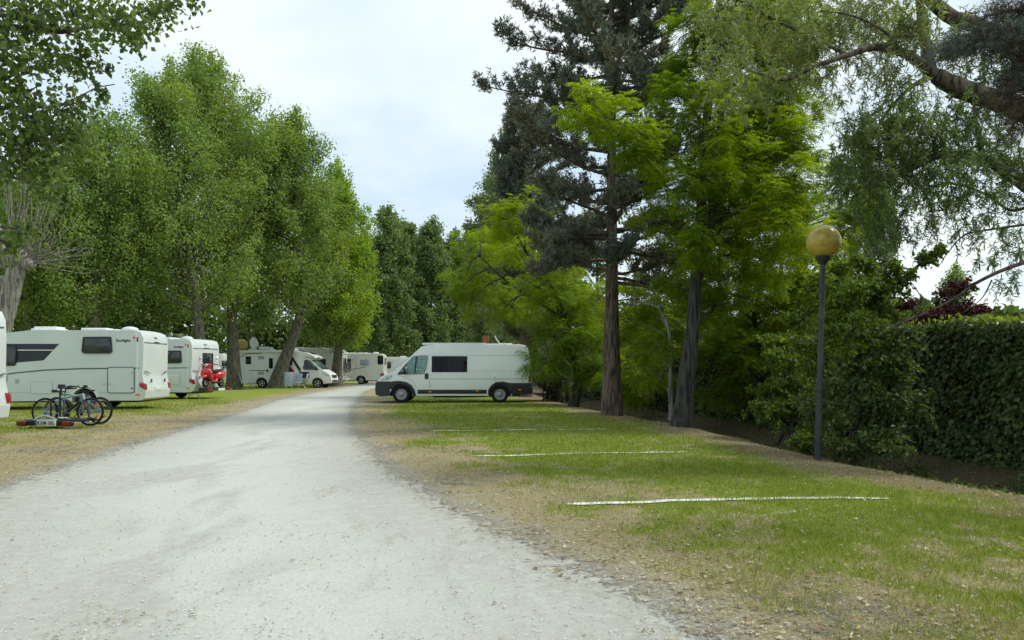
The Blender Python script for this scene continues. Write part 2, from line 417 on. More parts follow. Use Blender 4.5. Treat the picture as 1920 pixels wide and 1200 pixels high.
def greenness(x, y):
    d = road_d(x, y); s = ditch_s(x, y); right = x > np.interp(y, RE[:, 0], RE[:, 1]) - .01
    n = fbm(x, y, .55, 11); n2 = fbm(x, y, 1.7, 17); n3 = fbm(x, y, 5.5, 19)
    g = sstep(.5, 2.9, d + (n - .5) * 3.2 + (n2 - .5) * 1.6) * np.clip(.26 + .75 * n2 + 1.8 * (n3 - .42) + .5 * (n - .5), .08, 1)
    near = sstep(8.5, 4.5, y) * sstep(4.2, .6, d + (n2 - .5) * 2.5); g = g * (1 - .8 * near)
    lit = sstep(-2.3, -.4, s + (n - .5) * 1.8)
    g = np.where(right, g * (1 - .88 * lit), g)
    gl = sstep(.8, 3., d + (n - .5) * 2.) * (.30 + .6 * sstep(.38, .62, n2) + .8 * (n3 - .45)) * sstep(2, 8, d + (n - .5) * 6 + 2) + .55 * sstep(24, 40, y) * sstep(.3, 2.5, d)
    return np.clip(np.where(right, g, gl), 0, 1)

def np_mesh(name, V, F, mat, parent=None, smooth=False):
    me = bpy.data.meshes.new(name); nv, nf, k = len(V), len(F), F.shape[1]
    me.vertices.add(nv); me.vertices.foreach_set('co', np.ascontiguousarray(V, np.float32).ravel())
    me.loops.add(nf * k); me.loops.foreach_set('vertex_index', np.ascontiguousarray(F, np.int32).ravel())
    me.polygons.add(nf); me.polygons.foreach_set('loop_start', np.arange(0, nf * k, k, dtype=np.int32))
    me.update(calc_edges=True)
    if smooth: me.shade_smooth()
    else: me.shade_flat()
    return link(name, me, mat, parent)
def grid_mesh(name, X, Y, Z, mat):
    ny, nx = X.shape; V = np.stack([X.ravel(), Y.ravel(), Z.ravel()], 1)
    i = (np.arange(ny - 1)[:, None] * nx + np.arange(nx - 1)[None]).ravel()
    return np_mesh(name, V, np.stack([i, i + 1, i + nx + 1, i + nx], 1), mat, None, True)
def fattr(o, name, vals):
    a = o.data.attributes.new(name, 'FLOAT', 'POINT'); a.data.foreach_set('value', np.ascontiguousarray(vals, np.float32).ravel())

# ------------------------------------------------------------------ ground
xs = np.concatenate([[-1500, -600, -250, -120, -80, -60], np.arange(-50, -14, .6), np.arange(-14, 14, .14), np.arange(14, 40, .8), [50, 70, 110, 250, 600, 1500]])
ys = np.concatenate([[-1500, -500, -150, -50, -20, -10], np.arange(-5, 3, .5), np.arange(3, 26, .14), np.arange(26, 60, .35), np.arange(60, 110, 2.), [120, 150, 250, 600, 1500]])
gx, gy = np.meshgrid(xs, ys)
m, t = newmat('grass_and_dry_earth'); q = NT(t); p = q.pos()
d = q.attr('road_d'); gr = q.attr('green'); ds = q.attr('ditch_s')
f1 = q.noise(p, 38, 5, .7); f2 = q.noise(p, 6, 4, .6); f3 = q.noise(p, 130, 3, .7); f4 = q.noise(p, 1.3, 4)
straw = q.mix(q.rng(f1, .3, .7), (.20, .165, .085), (.50, .43, .25))
straw = q.mix(q.rng(f4, .4, .7, 0, .5), straw, (.30, .22, .10))
green = q.mix(q.rng(f1, .3, .7), (.13, .18, .016), (.33, .38, .07))
c = q.mix(q.rng(q.math('ADD', gr, q.math('MULTIPLY', q.math('SUBTRACT', f2, .5), .7)), .22, .62), straw, green)
grey = q.mix(q.rng(f3, .3, .7), (.24, .225, .19), (.54, .52, .46))
dirtf = q.rng(q.math('ADD', d, q.math('MULTIPLY', q.math('SUBTRACT', f2, .5), 1.6)), -.25, .85, 1, 0)
c = q.mix(dirtf, c, grey)
patch = q.math('MULTIPLY', q.rng(q.noise(p, .7, 4, .6, .4), .52, .62), q.rng(f2, .35, .6))
c = q.mix(q.math('MULTIPLY', patch, q.rng(gr, .2, .6, .9, .2)), c, q.mix(q.rng(f1, .35, .65), (.09, .088, .07), (.27, .26, .21)))
litter = q.mix(q.rng(f1, .3, .68), (.09, .06, .035), (.33, .25, .16))
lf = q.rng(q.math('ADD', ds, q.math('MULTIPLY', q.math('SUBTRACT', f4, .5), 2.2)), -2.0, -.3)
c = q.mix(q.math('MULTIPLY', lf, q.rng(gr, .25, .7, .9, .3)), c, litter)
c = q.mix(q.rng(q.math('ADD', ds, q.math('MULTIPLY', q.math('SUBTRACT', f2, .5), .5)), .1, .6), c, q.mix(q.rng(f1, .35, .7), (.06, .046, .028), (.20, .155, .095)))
h = q.math('ADD', q.math('MULTIPLY', f1, 1.), q.math('MULTIPLY', f3, .6))
q.out(q.bsdf(c, .95, 0, .15, q.bump(h, .85, .03)))
ground = grid_mesh('ground', gx, gy, ground_z(gx, gy), m); tag(ground, kind='structure')
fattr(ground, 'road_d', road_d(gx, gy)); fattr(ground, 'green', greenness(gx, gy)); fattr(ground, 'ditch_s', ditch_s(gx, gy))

# gravel road: a sheet just above the ground with a crumbling edge
yr = np.concatenate([np.arange(-4, 3, .5), np.arange(3, 26, .12), np.arange(26, 100, .5)])
tt = np.linspace(0, 1, 90)
l = np.interp(yr, LE[:, 0], LE[:, 1]) - .9; r_ = np.interp(yr, RE[:, 0], RE[:, 1]) + .9
rx = l[:, None] + (r_ - l)[:, None] * tt[None]; ry = np.repeat(yr[:, None], 90, 1)
m, t = newmat('pale_crushed_gravel'); q = NT(t); p = q.pos(); d = q.attr('road_d')
a1 = q.noise(p, 210, 3, .75); a2 = q.noise(p, 46, 4, .7); a3 = q.noise(p, 2.3, 5, .65, .5); a4 = q.noise(p, .5, 4, .6, .6); a5 = q.noise(p, 9, 4, .7, .8)
pale = q.mix(q.rng(a2, .3, .7), (.45, .465, .405), (.57, .585, .525))
coarse = q.mix(q.rng(a1, .32, .68), (.22, .212, .18), (.54, .53, .475))
wv = q.n('Mapping'); q.l(p, wv.inputs[0]); wv.inputs['Scale'].default_value = (1, .38, 1)
band = q.rng(q.noise(wv.outputs[0], .9, 4, .62, .5), .43, .60)
edge = q.rng(q.math('ADD', d, q.math('MULTIPLY', q.math('SUBTRACT', a3, .5), 1.7)), -2.3, .1)
cf = q.math('MAXIMUM', q.math('MULTIPLY', band, .8), q.math('MULTIPLY', edge, .95))
cf = q.math('MULTIPLY', cf, q.rng(a5, .25, .6, .35, 1.))
c = q.mix(cf, pale, coarse)
c = q.mix(q.math('MULTIPLY', q.rng(a5, .6, .72), q.rng(a3, .48, .66, 0, .55)), c, (.34, .31, .22))
c = q.mix(q.rng(a1, .62, .76, 0, .22), c, (.32, .31, .28))
c = q.mix(q.math('MULTIPLY', q.rng(d, -.5, .5), q.rng(a3, .35, .65, 0, .7)), c, (.31, .25, .145))
hh = q.math('ADD', a1, q.math('MULTIPLY', a2, .8))
sh = q.bsdf(c, .9, 0, .2, q.bump(hh, .55, .014))
tr = q.n('BsdfTransparent'); ms = q.n('MixShader')
al = q.math('ADD', d, q.math('ADD', q.math('MULTIPLY', q.math('SUBTRACT', a5, .5), 1.5), q.math('MULTIPLY', q.math('SUBTRACT', a1, .5), 1.3)))
q.l(q.rng(al, .02, .22, 1, 0), ms.inputs[0]); q.l(tr.outputs[0], ms.inputs[1]); q.l(sh, ms.inputs[2]); q.out(ms.outputs[0])
road = grid_mesh('gravel_road', rx, ry, ground_z(rx, ry) + .005, m); tag(road, kind='structure')
fattr(road, 'road_d', road_d(rx, ry))

# parking bay lines: lime paint on the grass, broken by tufts
m, t = newmat('white_lime_paint'); q = NT(t); p = q.pos(); b1 = q.noise(p, 30, 4, .7); b2 = q.noise(p, 4, 3)
wear = q.attr('wear')
sh = q.bsdf(q.mix(q.rng(b1, .3, .7), (.55, .56, .50), (.82, .83, .80)), .9, 0, .2)
tr = q.n('BsdfTransparent'); ms = q.n('MixShader')
q.l(q.rng(q.math('ADD', wear, q.math('ADD', q.math('MULTIPLY', q.math('SUBTRACT', b1, .5), .9), q.math('MULTIPLY', q.math('SUBTRACT', b2, .5), .6))), .42, .55, 1, 0), ms.inputs[0])
q.l(tr.outputs[0], ms.inputs[1]); q.l(sh, ms.inputs[2]); q.out(ms.outputs[0]); M['lime'] = m
def bay_line(a, b, wd, wear, label, bend=0., name='bay_line', grp='painted parking bay lines on the grass'):
    n = 120; tt = np.linspace(0, 1, n); x = a[0] + (b[0] - a[0]) * tt; y = a[1] + (b[1] - a[1]) * tt + bend * np.sin(tt * 3.1) + (vnoise(tt * 9, tt, 1, 3) - .5) * .05
    rows = np.linspace(-.5, .5, 5); X = np.repeat(x[None], 5, 0); Y = y[None] + rows[:, None] * wd
    o = grid_mesh(name, X, Y, ground_z(X, Y) + .012, M['lime'])
    fattr(o, 'wear', np.repeat((wear + .14 + .55 * sstep(.86, 1., tt) + .3 * sstep(.05, 0, tt))[None], 5, 0) + .38 * np.abs(rows[:, None]) ** 2 * 4 * .5)
    return tag(o, label, 'line marking', grp)
bay_line(G(1062, 949), G(1700, 937), .12, .0, 'bold white painted bay line nearest the viewer on the grass', .12)
bay_line(G(888, 855), G(1330, 847), .15, .10, 'white painted bay line between the nearest bold one and the broken ones', .05)
bay_line(G(800, 810), G(1175, 805), .22, .20, 'patchy broken white bay line just below the big conifer trunk', .05)
bay_line(G(770, 784), G(1060, 780), .22, .30, 'faintest worn bay line closest to the parked white van', .0)
o = bay_line(G(-40, 798), G(38, 796), .05, .1, 'thin pale guy rope mark on dry grass left of the bike rack', 0, 'ground_line', 'pale lines on the left pitches')
# ------------------------------------------------------------------ wheels
def wheel(parent, x, y, r, wd, side, style='steel'):
    """wheel (disc and hub) > tyre; side = +1/-1 is the outward y direction"""
    b = MB(); o = (x, y, r)
    y0 = side * wd * .5
    rr = r * .66
    if style == 'alloy': b.torus((o[0], y + y0 * .7, o[2]), 'y', rr * .94, rr * .07, 28, 6).lathe([(rr * .32, y0 * .5), (rr * .30, y0 * .85), (rr * .05, y0 * .9)], o, 'y', 20)
    else: b.lathe([(rr * .99, y0 * .2), (rr, y0 * .82), (rr * .93, y0 * .86), (rr * .90, y0 * .55), (rr * .62, y0 * .50), (rr * .50, y0 * .72), (rr * .30, y0 * .80), (rr * .28, y0 * .98), (rr * .05, y0 * 1.0)], o, 'y', 28)
    nsp = {'steel': 10, 'alloy': 5}[style]
    for k in range(nsp):
        a = 2 * math.pi * k / nsp
        rot = Matrix.Rotation(-a, 3, 'Y')
        L = rr * .46; wdt = rr * (.20 if style == 'steel' else .26)
        c = rot @ Vector((rr * .70, 0, 0))
        b.box((o[0] + c.x, o[1] + y0 * .64, o[2] + c.z), (L, wd * .10, wdt), rot)
    wob = b.build('wheel', M['steel'] if style == 'steel' else M['alu'], parent, .004)
    tb = MB()
    tb.lathe([(r * .60, -y0 * .8), (r * .90, -y0), (r * .98, -y0 * .7), (r, -y0 * .3), (r, y0 * .3), (r * .98, y0 * .72), (r * .93, y0 * .98), (r * .78, y0 * 1.06), (r * .665, y0 * .92), (r * .64, y0 * .5), (r * .60, y0 * .42), (r * .2, y0 * .40)], o, 'y', 36)
    tb.build('tyre', M['tyre'], wob, 0, 35)
    return wob

# ------------------------------------------------------------------ the white panel van
def make_van(loc, rz):
    root = empty('camper_van', loc, rz, 'white high-roof panel van with a dark side window parked on the grass', 'van')
    XF = lambda xf: 3.18 - xf
    def yf(x, z):
        xf = 3.18 - x
        f = np.interp(z, [.2, .45, .95, 1.35, 1.95, 2.25, 2.6], [.965, 1., 1.0, .975, .90, .855, .80])
        g = 1 - .20 * max(0, (1.0 - xf) / 1.0) ** 2 - .05 * max(0, (xf - 5.9) / .5) ** 2
        return 1.02 * f * g
    prof = [(.07, .42), (.05, .75), (.09, .92), (.22, 1.08), (.42, 1.19), (.68, 1.29), (1.08, 1.63), (1.50, 1.99), (1.64, 2.15), (1.84, 2.32), (2.1, 2.41), (2.5, 2.435), (4, 2.44), (5.9, 2.41), (6.12, 2.37), (6.22, 2.24), (6.29, 1.9), (6.335, 1.45), (6.35, .9), (6.33, .40), (5.62, .40)]
    ol = [(XF(a), b) for a, b in prof]
    ol += [(x, z) for x, z in arch(XF(5.065), .36, .47)][::-1] if False else []
    a2 = arch(XF(5.065), .34, .46)[::-1]; a1 = arch(XF(1.065), .34, .46)[::-1]
    ol += a2 + [(XF(4.5), .30), (XF(1.62), .30)] + a1 + [(XF(.55), .36)]
    shell('body', ol, yf, M['white'], root, (.55, .9, 1.15, 1.35, 1.7, 2.0, 2.2, 2.33), (XF(.4), XF(.75), XF(1.1), XF(5.6), XF(6.1)), .035, .07)
    # underside
    for xa in (1.065, 5.065): MB().box((XF(xa), 0, .58), (1.0, 1.48, .5)).build('wheel_well', M['black'], root)
    MB().box((0, 0, .36), (5.2, 1.5, .16)).box((XF(2.9), .2, .26), (1.2, .5, .12)).box((XF(4.0), -.2, .27), (.5, .4, .1)).tube([(XF(3.4), .5, .24), (XF(5.9), .5, .3)], .035).build('underbody', M['black'], root, .01)
    for xa in (3.0, 2.2, 3.5): MB().box((XF(xa), .86, .27), (.03, .03, .12)).build('jacking_bracket', M['trim'], root)
    for s in (1, -1):
        cab = [(XF(a), b) for a, b in [(.95, 1.22), (1.22, 1.56), (1.52, 1.87), (1.60, 1.93), (2.08, 1.945), (2.10, 1.90), (2.04, 1.42), (1.98, 1.27), (1.9, 1.235)]]
        gl = panel('door_window', rounded(cab, .05, 3), yf, s, M['silver'], root, .006, .02, 0, (1.35, 1.7))
        MB_ = [(XF(a), b) for a, b in [(.93, 1.205), (1.28, 1.225), (1.30, 1.6), (1.2, 1.56)]]
        panel('window_corner', MB_, yf, s, M['black'], gl, .010, .01)
        panel('window_divider', [(XF(a), b) for a, b in [(1.58, 1.25), (1.65, 1.25), (1.72, 1.935), (1.65, 1.93)]], yf, s, M['black'], gl, .010, .01, 0, (1.35, 1.7))
        panel('window_seal', strip([(XF(a), b) for a, b in [(.93, 1.205), (1.22, 1.575), (1.52, 1.89), (1.60, 1.955), (2.09, 1.968), (2.125, 1.90), (2.06, 1.41), (1.99, 1.24), (1.9, 1.21), (.95, 1.2)]], .028), yf, s, M['trim'], gl, .004, .01, 0, (1.35, 1.7))
        dr = panel('door_seam', strip([(XF(1.70), .62), (XF(1.5), .95), (XF(1.12), 1.1), (XF(.9), 1.2)], .012), yf, s, M['line'], root, .0025, .01, 0, (.95, 1.15))
        panel('door_seam', strip([(XF(2.14), 1.98), (XF(2.17), 1.88), (XF(2.12), 1.5), (XF(2.10), 1.2), (XF(2.22), .9), (XF(2.2), .60)], .012), yf, s, M['line'], root, .0025, .01, 0, (.95, 1.35, 1.7))
        if s > 0:
            panel('door_seam', strip([(XF(2.28), .58), (XF(2.28), .88)], .008), yf, s, M['softline'], root, .002, .01)
        panel('door_handle', rounded(rect(XF(2.17), XF(2.02), 1.0, 1.24), .05, 4), yf, s, M['trim'], root, .022, .02, .006)
        if s > 0:
            sw = panel('side_window', rounded(rect(XF(3.74), XF(2.30), 1.285, 1.955), .03, 3), yf, s, M['glass'], root, .012, .02, .003, (1.35, 1.7))
            panel('window_bar', rect(XF(3.03), XF(3.01), 1.30, 1.94), yf, s, M['black'], sw, .016, .0, 0, (1.35, 1.7))
            panel('window_vent', rounded(strip([(XF(2.42), 1.83), (XF(2.95), 1.83)], .07), .03, 3), yf, s, M['black'], sw, .015, .0)
            cp = panel('socket_cover', rounded(rect(XF(4.92), XF(4.79), .94, 1.17), .03, 3), yf, s, M['roofw'], root, .018, .01, .006)
            panel('flap', rounded(rect(XF(4.90), XF(4.81), 1.02, 1.15), .02, 3), yf, s, M['greyw'], cp, .026, .0, .004)
        for z, x0, x1 in ((1.985, 1.75, 6.12), (1.335, 3.80, 6.16), (1.02, 2.24, 6.2), (.985, 2.24, 6.2)):
            panel('pressed_line', strip([(XF(x0), z), (XF((x0 + x1) / 2), z), (XF(x1), z + .0)], .012), yf, s, M['softline'], root, .002, .01, 0, (.95,))
        panel('pressed_line', strip([(XF(6.13), 1.99), (XF(6.16), 1.6), (XF(6.17), 1.34)], .012), yf, s, M['softline'], root, .002, .01, 0, (1.7,))
        panel('side_moulding', rounded(rect(XF(4.53), XF(1.73), .385, .555), .02, 2), yf, s, M['trim'], root, .028, .02, .008, (.45,))
        for xf, z in ((2.24, .46), (4.16, .51), (5.88, .55)):
            panel('marker_lamp', rounded(rect(XF(xf + .06), XF(xf - .06), z - .03, z + .03), .015, 2), yf, s, M['amber'], root, .040, .0, .004)
        # dark arch claddings
        fr = [(XF(.02), .86), (XF(.62), .86), (XF(.72), .90), (XF(1.02), .91), (XF(1.3), .86), (XF(1.5), .72), (XF(1.62), .5), (XF(1.66), .30), (XF(1.52), .30)]
        fr = [(XF(.56), .87), (XF(.78), .915), (XF(1.05), .92), (XF(1.3), .87), (XF(1.5), .73), (XF(1.62), .52), (XF(1.67), .30), (XF(1.53), .30)] + arch(XF(1.065), .34, .455)[::-1][:0]
        inner = [(XF(1.065 + .455 * math.cos(t)), .34 + .455 * math.sin(t)) for t in np.linspace(R(0), R(150), 9)]
        panel('arch_cladding', fr + inner + [(XF(.56), .6)], yf, s, M['trim'], root, .032, .02, .008, (.45,))
        rr_ = [(XF(4.58), .34), (XF(4.60), .56), (XF(4.72), .74), (XF(4.9), .87), (XF(5.2), .90), (XF(5.42), .84), (XF(5.6), .83), (XF(6.36), .84), (XF(6.36), .36), (XF(5.6), .36)]
        inner = [(XF(5.065 + .455 * math.cos(t)), .34 + .455 * math.sin(t)) for t in np.linspace(R(3), R(180), 11)]
        panel('arch_cladding', rr_ + inner, yf, s, M['trim'], root, .030, .02, .008, (.45,))
        hl = [(XF(a), b) for a, b in [(.20, .94), (.50, .95), (.66, 1.06), (.72, 1.18), (.52, 1.16), (.30, 1.06), (.20, 1.0)]]
        panel('headlight', rounded(hl, .03, 2), yf, s, M['lamp'], root, .012, .06, .004, (), (XF(.3), XF(.4), XF(.5)))
        tl = [(XF(a), b) for a, b in [(6.22, .87), (6.33, .87), (6.325, 1.40), (6.29, 1.44), (6.245, 1.1)]]
        panel('tail_light', tl, yf, s, M['redlens'], root, .014, .05, .004)
        mr = MB(); mr.ball((XF(1.24), s * 1.16, 1.38), .1, (.75, 1.0, 1.75), 14, 10).tube([(XF(1.2), s * .9, 1.26), (XF(1.22), s * 1.16, 1.28)], .035)
        mo = mr.build('mirror', M['black'], root)
        MB().ball((XF(1.285), s * 1.17, 1.40), .085, (.5, .92, 1.55), 12, 8).build('mirror_glass', M['chrome'], mo)
    # bumper, grille, bonnet, windscreen, rear bumper
    yb = lambda x, z: 1.045 * (1 - .20 * max(0, (1.0 - (3.18 - x)) / 1.0) ** 2)
    bp = [(.01, .34), (-.02, .55), (.0, .80), (.05, .90), (.62, .90), (.60, .6), (.62, .30), (.2, .27)]
    bo = shell('bumper', [(XF(a), b) for a, b in bp], yb, M['trim'], root, (.5, .7), (XF(.2), XF(.4)), .02)
    MB().box((XF(.02), 0, .58), (.06, 1.3, .07)).box((XF(.0), 0, .42), (.05, .9, .1)).build('air_intake', M['black'], bo, .01)
    MB().box((XF(-.03), 0, .70), (.02, .52, .11)).build('number_plate', M['plate'], bo)
    MB().box((XF(.13), 0, .99), (.05, .9, .13)).build('grille', M['black'], root, .01)
    a = Vector((XF(.70), 0, 1.315)); b = Vector((XF(1.50), 0, 2.0)); d = (b - a); n_ = Vector((d.z, 0, -d.x)).normalized() * -1
    if n_.z < 0: n_ = -n_
    vs = []
    for off in (.004, .016):
        for u, hw in ((.02, .84), (.5, .81), (.98, .76)):
            c = a + d * u + n_ * off
            vs += [(c.x, -hw, c.z), (c.x, hw, c.z)]
    fs = [(0, 1, 3, 2), (2, 3, 5, 4), (6, 8, 9, 7), (8, 10, 11, 9), (0, 2, 8, 6), (2, 4, 10, 8), (1, 7, 9, 3), (3, 9, 11, 5), (0, 6, 7, 1), (4, 5, 11, 10)]
    ws = MB().add(vs, fs).build('windscreen', M['screen'], root)
    MB().tube([(XF(.72), -.6, 1.36), (XF(.80), -.1, 1.43)], .012).tube([(XF(.72), .55, 1.36), (XF(.84), .1, 1.45)], .012).build('wiper', M['black'], ws)
    MB().box((XF(6.37), 0, .52), (.07, 1.9, .26)).build('rear_bumper', M['trim'], root, .02)
    # roof furniture
    aw = MB(); aw.box((XF(3.2), .70, 2.475), (2.62, .18, .085)).box((XF(4.9), .70, 2.465), (.9, .05, .05)); aw.build('roof_awning', M['white2'], root, .012)
    MB().box((XF(3.1), -.1, 2.53), (1.3, .7, .05)).build('solar_panel', M['navy'], root, .008)
    rot = Matrix.Rotation(R(-58), 3, 'Y')
    MB().box((XF(4.95), -.1, 2.66), (.42, .52, .05), rot).tube([(XF(5.05), -.1, 2.46), (XF(4.98), -.1, 2.64)], .03).build('roof_vent', M['greyw'], root, .012)
    MB().box((XF(5.3), 0, 2.50), (.55, .5, .05)).build('roof_hatch', M['roofw'], root, .015)
    for xf in (1.065, 5.065):
        for s in (1, -1): wheel(root, XF(xf), s * .88, .355, .24, s, 'steel')
    return root

# ------------------------------------------------------------------ motorhomes
def make_motorhome(loc, rz, label, kind, group='motorhomes parked on the pitches'):
    """kind: 'swoosh' white low-profile with swoosh line, 'dish' semi-integrated seen from its door side, 'plain' older boxy one"""
    root = empty('motorhome', loc, rz, label, 'motorhome', group)
    L = 7.0; XF = lambda xf: L / 2 - xf
    paint = M['cream'] if kind.split('_')[0] in ('plain', 'small') else M['white2']
    side_m = M['greyw'] if kind.startswith('swoosh') else paint
    variant = 'vent' in kind; norear = 'plainrear' in kind; kind = kind.split('_')[0]
    top = {'swoosh': 2.80, 'dish': 2.70, 'plain': 2.92, 'small': 2.62}[kind]
    def yf(x, z):
        xf = L / 2 - x
        if kind == 'swoosh': b = np.interp(xf, [-.1, .3, .8, 1.3, 1.6, 6.7, 7.1], [.84, .93, .985, 1.0, 1.12, 1.12, 1.06])
        else: b = np.interp(xf, [-.1, .3, .8, 1.9, 2.5, 6.7, 7.1], [.84, .93, .985, 1.0, 1.12, 1.12, 1.06])
        f = np.interp(z, [.2, .6, 1.0, 2.0, 3.], [.97, 1., 1., .985, .965]) if xf > (1.45 if kind == 'swoosh' else 2.2) else np.interp(z, [.2, .9, 1.3, 2.0, 2.3, 3], [.97, 1., .97, .88, .99, .95])
        return b * f
    rear = [(6.72, top), (6.90, top - .07), (6.985, top - .25), (7.0, top - .6), (6.97, 1.2), (7.02, .95), (7.08, .66), (7.04, .40), (6.9, .33), (5.45, .33)]
    front = [(.02, .40), (.0, .62), (.07, .88), (.2, 1.03), (.62, 1.27), (1.05, 1.62), (1.50, 2.02)]
    nose = [(1.30, 2.05), (1.16, 2.14), (1.22, 2.26), (1.75, 2.52), (2.4, top - .09), (3.2, top)]
    ra, fa = 5.0, .98
    if kind == 'small': ra = 5.05
    ol = [(XF(a), b) for a, b in front + nose + [(5., top)] + rear]
    ol += arch(XF(ra), .34, .44)[::-1] + [(XF(4.5), .33), (XF(1.5), .30)] + arch(XF(fa), .34, .42)[::-1] + [(XF(.5), .32)]
    body = shell('body', ol, yf, side_m, root, (.45, .65, .9, 1.0, 1.3, 1.7, 2.0, 2.3), (XF(.3), XF(.8), XF(1.3), XF(1.6), XF(1.9), XF(2.2), XF(2.5), XF(6.7), XF(6.9)), .03, .03, 2)
    MB().box((XF(4.0), 0, .33), (5.6, 1.7, .14)).box((XF(6.3), 0, .40), (1.2, 1.2, .1)).build('underbody', M['black'], root, .01)
    for s in (1, -1):
        wheel(root, XF(fa), s * .86, .34, .23, s, 'alloy' if kind == 'dish' else 'steel')
        wheel(root, XF(ra), s * .93, .34, .23, s, 'alloy' if kind == 'dish' else 'steel')
        cw = (lambda a: 1.0 + (a - 1.0) * .3) if kind == 'swoosh' else (lambda a: a)
        gl = panel('cab_window', rounded([(XF(cw(a)), b) for a, b in [(1.02, 1.34), (1.5, 1.82), (1.7, 1.97), (2.05, 1.97), (2.08, 1.36)]], .06, 3), yf, s, M['glass2'], root, .007, .02, 0, (1.7,))
        panel('window_pillar', strip([(XF(cw(1.62)), 1.36), (XF(cw(1.66)), 1.93)], .03), yf, s, M['black'], gl, .010, .01, 0, (1.7,))
        panel('window_surround', strip([(XF(cw(a)), b) for a, b in [(.92, 1.31), (1.45, 1.83), (1.67, 2.0), (2.09, 2.0), (2.12, 1.31), (.95, 1.30)]], .05), yf, s, M['black'], gl, .005, .01, 0, (1.7,))
        panel('headlight', rounded([(XF(a), b) for a, b in [(.06, .84), (.30, .86), (.62, 1.08), (.60, 1.14), (.3, 1.04), (.1, .93)]], .03, 2), yf, s, M['lamp'], root, .012, .06, .003, (), (XF(.3), XF(.45)))
        MB().ball((XF(1.02), s * 1.16, 1.42), .1, (.7, .9, 1.6), 12, 8).tube([(XF(1.05), s * .92, 1.34), (XF(1.04), s * 1.14, 1.36)], .03).build('mirror', M['black'], root)
        panel('skirt_seam', strip([(XF(5.5), .62), (XF(6.8), .62)], .012), yf, s, M['softline'], root, .003, .01)
        panel('skirt_seam', strip([(XF(2.4), .62), (XF(4.5), .62)], .012), yf, s, M['softline'], root, .003, .01)
        panel('wheel_arch_trim', strip([(XF(ra + .47 * math.cos(t)), .34 + .47 * math.sin(t)) for t in np.linspace(0, math.pi, 14)], .07), yf, s, M['white2'], root, .014, .02, 0, (.65,))
        panel('corner_trim', strip([(XF(6.80), .40), (XF(6.80), top - .3), (XF(6.74), top - .08)], .035), yf, s, M['white2'], root, .012, .02, 0, (.65, .9, 1.3, 2.0))
    # windscreen, grille, bumper grille, plate
    a = Vector((XF(.66), 0, 1.31)); b = Vector((XF(1.46), 0, 2.0)); d = b - a; n_ = Vector((-d.z, 0, d.x)).normalized()
    if n_.z < 0: n_ = -n_
    vs = []
    for off in (.004, .016):
        for u, hw in ((.02, .86), (.98, .78)):
            c = a + d * u + n_ * off; vs += [(c.x, -hw, c.z), (c.x, hw, c.z)]
    ws = MB().add(vs, [(0, 1, 3, 2), (4, 6, 7, 5), (0, 4, 5, 1), (2, 3, 7, 6), (0, 2, 6, 4), (1, 5, 7, 3)]).build('windscreen', M['screen'], root)
    MB().tube([(XF(.68), -.6, 1.35), (XF(.76), 0, 1.42)], .012).tube([(XF(.68), .5, 1.35), (XF(.76), .05, 1.42)], .012).build('wiper', M['black'], ws)
    MB().box((XF(.05), 0, .83), (.12, 1.05, .22)).box((XF(.0), 0, .50), (.06, 1.3, .14)).build('grille', M['black'], root, .02)
    MB().box((XF(-.03), 0, .62), (.02, .52, .11)).build('number_plate', M['plate'], root)
    panel('skylight', [(XF(a_), b_) for a_, b_ in [(1.5, 2.44), (2.35, top - .09), (2.5, top - .06), (1.6, 2.46)]], lambda x, z: .0, 1, M['glass'], root, .55, .55) if False else None
    a = Vector((XF(1.46), 0, 2.42)); b = Vector((XF(2.45), 0, top - .06)); d = b - a; n_ = Vector((-d.z, 0, d.x)).normalized(); n_ = n_ if n_.z > 0 else -n_
    vs = []
    for off in (.02, .06):
        for u, hw in ((.0, .45), (1., .5)):
            c = a + d * u + n_ * off; vs += [(c.x, -hw, c.z), (c.x, hw, c.z)]
    MB().add(vs, [(0, 1, 3, 2), (4, 6, 7, 5), (0, 4, 5, 1), (2, 3, 7, 6), (0, 2, 6, 4), (1, 5, 7, 3)]).build('front_skylight', M['glass'], root, .01)
    rd = lambda x, y, z: None
    # rear: lamp clusters, plate, upper lid seam
    for s in (1, -1):
        rl = [(XF(6.70), .70), (XF(7.06), .62), (XF(7.07), .80), (XF(6.96), .98), (XF(6.74), .93)] if kind != 'swoosh' else [(XF(6.88), .84), (XF(7.06), .72), (XF(7.09), .70), (XF(7.07), .92), (XF(6.90), .98)]
        panel('rear_lamp', rounded(rl, .02, 2), yf, s, M['redlens'], root, .03, .12, .004)
    xr = XF(7.02)
    MB().box((XF(7.075), 0, .72), (.03, .54, .13)).build('number_plate', M['plate'], root, .003)
    MB().box((XF(6.975), 0, top - .42), (.07, 1.94, .022)).build('rear_seam', M['stripe'], root)
    for k in (-.14, 0, .14): MB().box((XF(6.985), k - .05, top - .39), (.07, .07, .035)).build('brake_lamp', M['black'], root, .005)
    # roof hatches and bits
    b = MB(); b.box((XF(3.3), .15, top + .10), (.8, .6, .12)).box((XF(3.3), .15, top + .05), (.95, .72, .07)); b.build('roof_hatch', M['roofw'], root, .03)
    b = MB(); b.box((XF(5.0), .2, top + .07), (.9, .55, .09)).box((XF(5.5), .1, top + .05), (.45, .4, .06)); b.build('roof_hatch', M['roofw'], root, .03)
    MB().ball((XF(6.2), .3, top + .05), .3, (1., .8, .42), 16, 8).build('roof_dome', M['greyw'], root)
